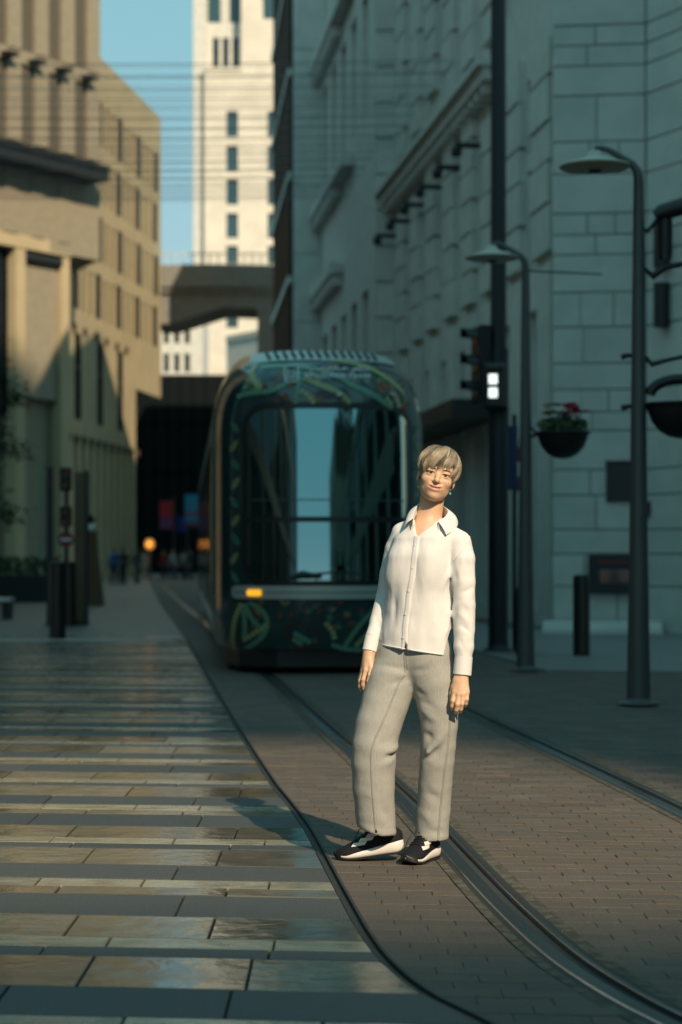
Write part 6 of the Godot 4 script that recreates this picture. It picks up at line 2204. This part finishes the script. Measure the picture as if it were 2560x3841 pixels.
	for i in 40:
		var row := []
		var c: Vector3 = pts[i]
		for j in 6:
			var x := c.x + (j / 5.0 - 0.5) * 0.025 + 0.001 * sin(i * 0.55)
			var q := meet(f, Vector3(x, c.y, 0.30), Vector3(0, 0, -1))
			row.append(q + Vector3(-0.47, 0, 0.88) * (0.0035 if j > 0 and j < 5 else -0.001))
		rows.append(row)
	pl.grid(rows, true)
	obj("placket", pl, cloth, S)
	for k in 5:
		var c: Vector3 = pts[3 + k * 8]
		var q := meet(f, Vector3(c.x - 0.003, c.y, 0.30), Vector3(0, 0, -1)) + Vector3(-0.47, 0, 0.88) * 0.004
		var b := MB.new()
		b.tube([q, q + Vector3(-0.47, 0, 0.88) * 0.002], [0.0045, 0.0042], 12)
		obj("button", b, mat("shirt_button", lin(0.72, 0.70, 0.67), 0.5), S)
	# hem roll along the front tail
	var hm := MB.new()
	var hp := []
	for k in 24:
		var x := lerpf(-0.030, 0.2185, k / 23.0)
		var y := 0.8325 - 0.15 * (x - 0.224)
		hp.append(meet(f, Vector3(x, y + 0.002, 0.30), Vector3(0, 0, -1)))
	hm.tube(hp, fill(24, 0.0028), 6)
	obj("hem", hm, cloth, S)
	# sleeve seam on the near shoulder
	var sm := MB.new()
	var sp := []
	for k in 16:
		var t := k / 15.0
		var x := lerpf(0.333, 0.262, pow(t, 1.2)); var y := lerpf(1.312, 1.205, pow(t, 0.85))
		sp.append(meet(f, Vector3(x, y, 0.35), Vector3(0, 0, -1)))
	sm.tube(sp, fill(16, 0.0022), 6)
	obj("sleeve_seam", sm, cloth, S)
	# cuffs
	for c in [[Vector3(-0.0525, 0.906, -0.036), Vector3(-0.0665, 0.842, -0.020), 0.0305, 0.0305], [Vector3(0.3035, 0.830, 0.108), Vector3(0.2965, 0.755, 0.1145), 0.0355, 0.0365]]:
		var cb := MB.new()
		var p: Vector3 = c[0]; var q: Vector3 = c[1]
		cb.tube([p, p.lerp(q, 0.04), p.lerp(q, 0.5), p.lerp(q, 0.97), q, q.lerp(p, 0.02), q.lerp(p, 0.5)], [c[2] - 0.003, c[2], (c[2] + c[3]) / 2, c[3], c[3] - 0.0015, c[3] - 0.004, c[3] - 0.005], 26, false)
		obj("cuff", cb, cloth, S)
	# collar: two leaves folded over the band
	var leaves := [[[Vector3(0.185, 1.428, -0.068), Vector3(0.222, 1.426, -0.048), Vector3(0.240, 1.416, -0.012), Vector3(0.246, 1.400, 0.028), Vector3(0.232, 1.380, 0.062), Vector3(0.2035, 1.361, 0.092)],
		[Vector3(0.190, 1.366, -0.092), Vector3(0.245, 1.374, -0.072), Vector3(0.279, 1.376, -0.024), Vector3(0.284, 1.352, 0.028), Vector3(0.266, 1.328, 0.074), Vector3(0.2335, 1.307, 0.116)]],
		[[Vector3(0.185, 1.428, -0.068), Vector3(0.150, 1.438, -0.052), Vector3(0.131, 1.434, -0.022), Vector3(0.117, 1.414, 0.014), Vector3(0.108, 1.392, 0.045), Vector3(0.104, 1.372, 0.066)],
		[Vector3(0.190, 1.366, -0.092), Vector3(0.126, 1.384, -0.082), Vector3(0.099, 1.398, -0.048), Vector3(0.086, 1.385, -0.006), Vector3(0.077, 1.364, 0.028), Vector3(0.0705, 1.341, 0.062)]]]
	for li in 2:
		var inner := along(leaves[li][0], 18); var outer := along(leaves[li][1], 18)
		for face in 2:
			pass
		var cb := MB.new()
		var top := []; var bot := []
		for j in 6:
			var t := j / 5.0
			var ra := []; var rb := []
			for i in 18:
				var p: Vector3 = (inner[i] as Vector3).lerp(outer[i], t)
				var out := (p - Vector3(0.178, p.y, -0.015)).normalized()
				p += out * 0.008 * sin(PI * t)
				ra.append(p + out * 0.0015)
				rb.append(p - out * 0.0015)
			top.append(ra); bot.append(rb)
		cb.grid(top, li == 0)
		cb.grid(bot, li == 1)
		for e in [[top[5], bot[5]], [top[0], bot[0]]]:
			for i in 17: cb.quad(e[0][i], e[0][i + 1], e[1][i + 1], e[1][i])
		for j in 5: cb.quad(top[j][17], top[j + 1][17], bot[j + 1][17], bot[j][17])
		obj("collar", cb, cloth, S)
		var sb := MB.new()
		var r0 := []; var r1 := []
		for i in 18:
			var p: Vector3 = inner[i]
			var out := (p - Vector3(0.178, p.y, -0.015)).normalized()
			r0.append(p - out * 0.001)
			r1.append(p + Vector3(0, -0.038, 0) + out * 0.004)
		sb.grid([r1, r0], li == 1)
		obj("collar_band", sb, cloth, S)

func jeans(W: Node3D) -> void:
	var J := Field.new()
	J.chain([[0.058, 0.845, -0.025, 0.094], [0.168, 0.845, 0.025, 0.094]], 0.03)
	J.chain([[0.070, 0.95, -0.02, 0.080], [0.160, 0.95, 0.02, 0.080]], 0.05)
	J.chain([[0.056, 0.80, -0.02, 0.100], [0.022, 0.72, -0.005, 0.099], [-0.006, 0.635, 0.012, 0.094], [-0.032, 0.55, 0.03, 0.091], [-0.047, 0.475, 0.042, 0.0885], [-0.052, 0.40, 0.038, 0.0870], [-0.051, 0.30, 0.027, 0.0835], [-0.044, 0.20, 0.013, 0.079], [-0.036, 0.10, 0.0, 0.074]], 0.022)
	J.chain([[0.165, 0.80, 0.025, 0.100], [0.192, 0.72, 0.03, 0.091], [0.206, 0.635, 0.03, 0.084], [0.211, 0.55, 0.027, 0.074], [0.208, 0.475, 0.019, 0.069], [0.203, 0.41, 0.007, 0.069], [0.197, 0.31, -0.02, 0.0675], [0.190, 0.20, -0.045, 0.067], [0.182, 0.07, -0.068, 0.0675]], 0.022)
	for c in [[[0.138, 0.425, 0.075], [0.185, 0.47, 0.09], 0.014, 0.016], [[0.185, 0.47, 0.09], [0.226, 0.53, 0.09], 0.012, 0.015], [[0.165, 0.415, 0.08], [0.225, 0.475, 0.085], -0.011, 0.014], [[0.150, 0.52, 0.07], [0.185, 0.50, 0.09], -0.008, 0.015], [[0.135, 0.385, 0.06], [0.175, 0.395, 0.075], -0.006, 0.013],
		[[0.045, 0.468, 0.05], [0.005, 0.45, 0.12], 0.016, 0.013], [[0.045, 0.446, 0.04], [0.002, 0.432, 0.115], -0.014, 0.011], [[0.03, 0.42, 0.08], [-0.02, 0.40, 0.125], 0.007, 0.015], [[0.02, 0.50, 0.11], [-0.05, 0.47, 0.14], -0.005, 0.017],
		[[0.075, 0.775, 0.09], [-0.02, 0.79, 0.06], -0.006, 0.012], [[0.075, 0.755, 0.09], [-0.01, 0.76, 0.08], 0.006, 0.011], [[0.08, 0.735, 0.08], [0.0, 0.715, 0.10], -0.006, 0.012], [[0.085, 0.765, 0.10], [0.17, 0.78, 0.13], -0.005, 0.012], [[0.10, 0.70, 0.08], [0.16, 0.66, 0.11], -0.006, 0.013], [[0.13, 0.62, 0.07], [0.20, 0.57, 0.11], 0.006, 0.015], [[0.12, 0.66, 0.08], [0.20, 0.62, 0.115], -0.004, 0.013],
		[[-0.11, 0.34, 0.06], [-0.02, 0.28, 0.11], -0.005, 0.018], [[-0.02, 0.24, 0.09], [0.02, 0.16, 0.06], -0.006, 0.018], [[-0.1, 0.18, 0.03], [-0.05, 0.13, 0.07], 0.006, 0.016], [[0.15, 0.30, 0.045], [0.22, 0.24, 0.03], -0.004, 0.018], [[0.14, 0.20, 0.015], [0.21, 0.14, 0.01], 0.005, 0.018], [[0.16, 0.13, 0.0], [0.23, 0.12, 0.0], -0.004, 0.012]]:
		J.fold(Vector3(c[0][0], c[0][1], c[0][2]), Vector3(c[1][0], c[1][1], c[1][2]), c[2] * 1.35, c[3])
	var nz := FastNoiseLite.new()
	nz.seed = 9
	nz.frequency = 9.0
	nz.fractal_octaves = 3
	var f := func(p: Vector3) -> float:
		var d := J.val(p)
		if absf(d) < 0.04:
			d -= J.folds(p) + nz.get_noise_3d(p.x * 1.3, p.y * 0.8, p.z * 1.3) * 0.0022
		# hems
		var hem := 0.118 if p.x < 0.068 else 0.083
		if p.x < 0.068: hem = 0.112 - 0.28 * minf(p.x + 0.02, 0.0) - 0.05 * (p.x + 0.03)
		if absf(p.y - hem) < 0.028 and p.y > hem - 0.01: d -= 0.0018 * smoothstep(0.026, 0.022, p.y - hem)
		return maxf(d, hem - p.y)
	var den := mat("denim", lin(0.415, 0.415, 0.385), 0.85, 0.0, 0.3)
	den.albedo_texture = noise_tex("denim_tone", 0.09, [[0.0, Color(0.84, 0.84, 0.84)], [0.35, Color(0.91, 0.91, 0.91)], [0.65, Color(0.98, 0.98, 0.98)], [1.0, Color(1, 1, 1)]], 4, 512, 512, 0.0, FastNoiseLite.TYPE_SIMPLEX_SMOOTH, Vector2(2.6, 0.5))
	den.uv1_triplanar = true
	den.uv1_scale = Vector3(4, 4, 4)
	den.normal_enabled = true
	den.normal_texture = noise_tex("relief_fine", 0.12, [], 4, 512, 512, 6.0)
	den.normal_scale = 0.3
	var mb := MB.new()
	nets(f, Vector3(-0.18, 0.07, -0.16), Vector3(0.32, 0.96, 0.17), 0.0065, mb)
	var O := obj("jeans", mb, den, W)
	var seam_m := tinted("denim_seam", den, lin(0.34, 0.34, 0.315))
	for s in [[[0.069, 0.75], [0.045, 0.714], [-0.004, 0.596], [-0.048, 0.50], [-0.062, 0.436], [-0.058, 0.308], [-0.048, 0.19], [-0.040, 0.112]], [[0.256, 0.73], [0.246, 0.51], [0.230, 0.36], [0.215, 0.20], [0.208, 0.088]], [[0.070, 0.835], [0.0745, 0.765]], [[0.078, 0.835], [0.0815, 0.775]], [[-0.046, 0.60], [-0.052, 0.50]]]:
		if s.size() < 2 or s[0][0] < -0.04: continue
		var sb := MB.new()
		var c := []
		for q in s: c.append(Vector3(q[0], q[1], 0))
		var l := along(c, 40)
		var rows := []
		for i in 40:
			var row := []
			for j in 5:
				var x: float = l[i].x + (j / 4.0 - 0.5) * 0.009
				row.append(meet(f, Vector3(x, l[i].y, 0.28), Vector3(0, 0, -1)) + Vector3(0, 0, [0.0, 0.0022, 0.0012, 0.0022, 0.0][j]))
			rows.append(row)
		sb.grid(rows, true)
		obj("seam", sb, seam_m, O)

func shoe(W: Node3D, xf: Transform3D) -> void:
	# stations along the sole: x, half width, sole top, sole bottom, upper height, upper half width
	var st := [[-0.076, 0.008, 0.056, 0.016, 0.082, 0.006], [-0.071, 0.019, 0.058, 0.010, 0.090, 0.016], [-0.058, 0.031, 0.058, 0.004, 0.102, 0.026], [-0.04, 0.039, 0.056, 0.0, 0.110, 0.032], [0.0, 0.040, 0.051, 0.0, 0.114, 0.034], [0.04, 0.040, 0.046, 0.0, 0.111, 0.034], [0.08, 0.044, 0.040, 0.0, 0.094, 0.037], [0.12, 0.049, 0.035, 0.0, 0.074, 0.042], [0.155, 0.047, 0.029, 0.003, 0.061, 0.042], [0.182, 0.037, 0.030, 0.010, 0.052, 0.033], [0.197, 0.024, 0.032, 0.016, 0.045, 0.021], [0.205, 0.010, 0.034, 0.021, 0.040, 0.008], [0.207, 0.002, 0.033, 0.025, 0.036, 0.001]]
	var white := mat("sole_white", lin(0.74, 0.70, 0.65), 0.6)
	var black := mat("knit_black", lin(0.012, 0.013, 0.017), 0.75, 0.0, 0.3)
	var rub := mat("rubber_black", lin(0.010, 0.010, 0.011), 0.5)
	var rs := []; var ru := []; var ro := []
	var n := 40
	for i in n:
		var x := lerpf(-0.076, 0.207, 0.5 - 0.5 * cos(PI * i / (n - 1)))
		var hw := table_lin(st, x, 1); var tp := table_lin(st, x, 2); var bt := table_lin(st, x, 3); var H := table_lin(st, x, 4); var hu := table_lin(st, x, 5)
		var a := []; var b := []; var c := []
		for k in 25:
			var an := TAU * k / 24.0
			var cs := cos(an); var sn := sin(an)
			var v := hw * signf(cs) * pow(absf(cs), 0.35) * (1.0 + 0.04 * sn)
			a.append(xf * Vector3(x, lerpf(bt + 0.004, tp, sn * 0.5 + 0.5 if absf(sn) < 0.99 else (1.0 if sn > 0 else 0.0)), v))
			c.append(xf * Vector3(x, bt + 0.003 + 0.003 * sn, hw * signf(cs) * pow(absf(cs), 0.35) * 1.01))
			var s2 := sin(PI * k / 24.0); var c2 := cos(PI * k / 24.0)
			var top := pow(s2, 0.75)
			b.append(xf * Vector3(x, tp - 0.006 + (H - tp + 0.006) * top, hu * c2 * (1.0 + 0.10 * (1.0 - s2))))
		rs.append(a); ru.append(b); ro.append(c)
	var T := MB.new()
	T.grid(ru)
	var U := obj("shoe", T, black, W)
	var s := MB.new()
	s.grid(rs)
	obj("midsole", s, white, U)
	var o := MB.new()
	o.grid(ro)
	obj("outsole", o, rub, U)
	var tc := MB.new()
	var trows := []
	for i in 9:
		var x := lerpf(0.178, 0.2085, i / 8.0)
		var hw := table_lin(st, x, 1); var tp := table_lin(st, x, 2); var bt := table_lin(st, x, 3)
		var row := []
		for k in 13:
			var an := PI * k / 12.0
			row.append(xf * Vector3(x + 0.0015, lerpf(bt, tp + 0.010, pow(sin(an), 0.6)), (hw + 0.0015) * cos(an)))
		trows.append(row)
	tc.grid(trows)
	obj("toe_cap", tc, rub, U)
	# three slanted stripes on both sides
	for sd in [-1.0, 1.0]:
		for k in 3:
			var b := MB.new()
			var rows := []
			for j in 4:
				var row := []
				for i in 9:
					var t := j / 3.0
					var x := 0.100 - 0.031 * k + (i / 8.0 - 0.5) * 0.056 - 0.011 * (t - 0.5)
					var y := 0.0545 + 0.0135 * k + 0.0125 * t + 0.06 * (0.1 - x) * 0.4
					var tp := table_lin(st, x, 2); var H := table_lin(st, x, 4); var hu := table_lin(st, x, 5)
					var s2 := pow(clampf((y - tp + 0.006) / (H - tp + 0.006), 0.02, 0.97), 1.0 / 0.75)
					var cs := sqrt(1.0 - s2 * s2)
					row.append(xf * Vector3(x, y + 0.0012, sd * (hu * cs * (1.0 + 0.10 * (1.0 - s2)) + 0.0026)))
				rows.append(row)
			b.grid(rows, sd < 0)
			obj("stripe", b, white, U)
	# laces and ankle sock
	for k in 5:
		var b := MB.new()
		var x := 0.055 + k * 0.016
		var pts := []
		for i in 9:
			var an := lerpf(0.9, PI - 0.9, i / 8.0)
			var xx := x + 0.006 * (1.0 if i % 2 else -1.0) * 0.3
			var tp := table_lin(st, xx, 2); var H := table_lin(st, xx, 4); var hu := table_lin(st, xx, 5)
			pts.append(xf * Vector3(xx, tp - 0.006 + (H - tp + 0.006) * pow(sin(an), 0.75) + 0.003, hu * cos(an)))
		b.tube(pts, fill(9, 0.0026), 6)
		obj("lace", b, rub, U)
	var lo := MB.new()
	var lp := along([Vector3(0.06, 0.108, 0.0), Vector3(0.085, 0.118, 0.02), Vector3(0.11, 0.09, 0.035), Vector3(0.118, 0.066, 0.042)], 14)
	for i in lp.size(): lp[i] = xf * (lp[i] as Vector3)
	lo.tube(lp, fill(14, 0.0018), 5)
	obj("lace_end", lo, rub, U)
	var so := MB.new()
	so.tube([xf * Vector3(-0.005, 0.085, 0), xf * Vector3(-0.008, 0.13, 0), xf * Vector3(-0.012, 0.24, 0)], [0.037, 0.038, 0.040], 18)
	obj("sock", so, black, U)

# --------------------------------------------------- far passers-by
func pedestrians() -> void:
	var proto := []
	for pose in 2:
		var st: float = [0.16, 0.05][pose]
		var torso := Field.new()
		torso.chain([[-0.12, 1.36, 0, 0.075], [0.12, 1.36, 0, 0.075]], 0.05)
		torso.chain([[0, 1.32, 0, 0.13], [0, 1.1, 0, 0.12], [0, 0.93, 0, 0.135]], 0.06)
		for s in [-1.0, 1.0]: torso.chain([[s * 0.18, 1.36, 0, 0.065], [s * 0.23, 1.1, -st * 0.5 * s, 0.052], [s * 0.22, 0.88, st * s * 0.8, 0.042]], 0.03)
		var legs := Field.new()
		for s in [-1.0, 1.0]: legs.chain([[s * 0.075, 0.92, 0, 0.115], [s * 0.085, 0.5, st * s, 0.08], [s * 0.085, 0.09, st * s * 1.3, 0.062]], 0.04)
		var sk := Field.new()
		sk.chain([[0, 1.36, 0, 0.058], [0, 1.48, 0.0, 0.055]], 0.03)
		sk.chain([[0, 1.56, 0.02, 0.078], [0, 1.62, -0.01, 0.092]], 0.05)
		for s in [-1.0, 1.0]: sk.chain([[s * 0.22, 0.88, st * s * 0.8, 0.034], [s * 0.215, 0.76, st * s, 0.032]], 0.02)
		var ha := Field.new()
		ha.chain([[0, 1.60, -0.035, 0.09], [0, 1.66, -0.005, 0.085]], 0.03)
		var sh := Field.new()
		for s in [-1.0, 1.0]: sh.chain([[s * 0.085, 0.045, st * s * 1.3 - 0.05, 0.045], [s * 0.09, 0.04, st * s * 1.3 + 0.14, 0.04]], 0.02)
		var set := []
		for g in [["body", sk, 0.02], ["shirt", torso, 0.026], ["trousers", legs, 0.026], ["hair", ha, 0.02], ["shoes", sh, 0.02]]:
			var mb := MB.new()
			nets(g[1].val, Vector3(-0.36, -0.01, -0.36), Vector3(0.36, 1.80, 0.42), g[2], mb)
			set.append([g[0], mb.mesh()])
		proto.append(set)
	var who := [[-10.45, 92.0, 0.3, 0, [0.03, 0.09, 0.22], [0.015, 0.017, 0.022], "in a blue shirt and dark trousers walking past the arcade"], [-10.1, 92.6, 3.0, 1, [0.015, 0.015, 0.018], [0.013, 0.013, 0.016], "in black beside the walker in a blue shirt"], [-9.9, 97.0, 2.6, 0, [0.03, 0.03, 0.035], [0.02, 0.02, 0.024], "in dark grey walking alone past the arcade end"],
		[-11.85, 120.0, 0.2, 1, [0.50, 0.38, 0.26], [0.42, 0.33, 0.24], "in a cream robe beside the orange lantern"], [-9.75, 116.0, 0.6, 0, [0.22, 0.24, 0.22], [0.05, 0.06, 0.07], "in a pale grey top under the red banner"], [-9.2, 117.0, 2.9, 1, [0.20, 0.23, 0.20], [0.02, 0.025, 0.03], "in a pale green top under the dark blue banner"], [-10.55, 119.0, 0.1, 1, [0.20, 0.02, 0.02], [0.02, 0.02, 0.03], "in a red top under the red banner"], [-8.6, 114.0, 2.2, 0, [0.02, 0.022, 0.03], [0.02, 0.02, 0.025], "in navy under the bright blue banner"]]
	for i in who.size():
		var w: Array = who[i]
		var t := thing("person", "person " + w[6], "person", V(w[0], 0.006, w[1]), w[2], "passers-by down the street")
		for g in proto[w[3]]:
			var m: Material
			match g[0]:
				"body": m = mat("passer_skin", lin(0.34, 0.19, 0.11), 0.6)
				"shirt": m = mat("passer_top_%d" % i, lin(w[4][0], w[4][1], w[4][2]), 0.85)
				"trousers": m = mat("passer_legs_%d" % i, lin(w[5][0], w[5][1], w[5][2]), 0.85)
				"hair": m = mat("passer_hair", lin(0.012, 0.01, 0.009), 0.6)
				_: m = M.black_paint
			inst(g[0], g[1], m, t, Transform3D.IDENTITY)
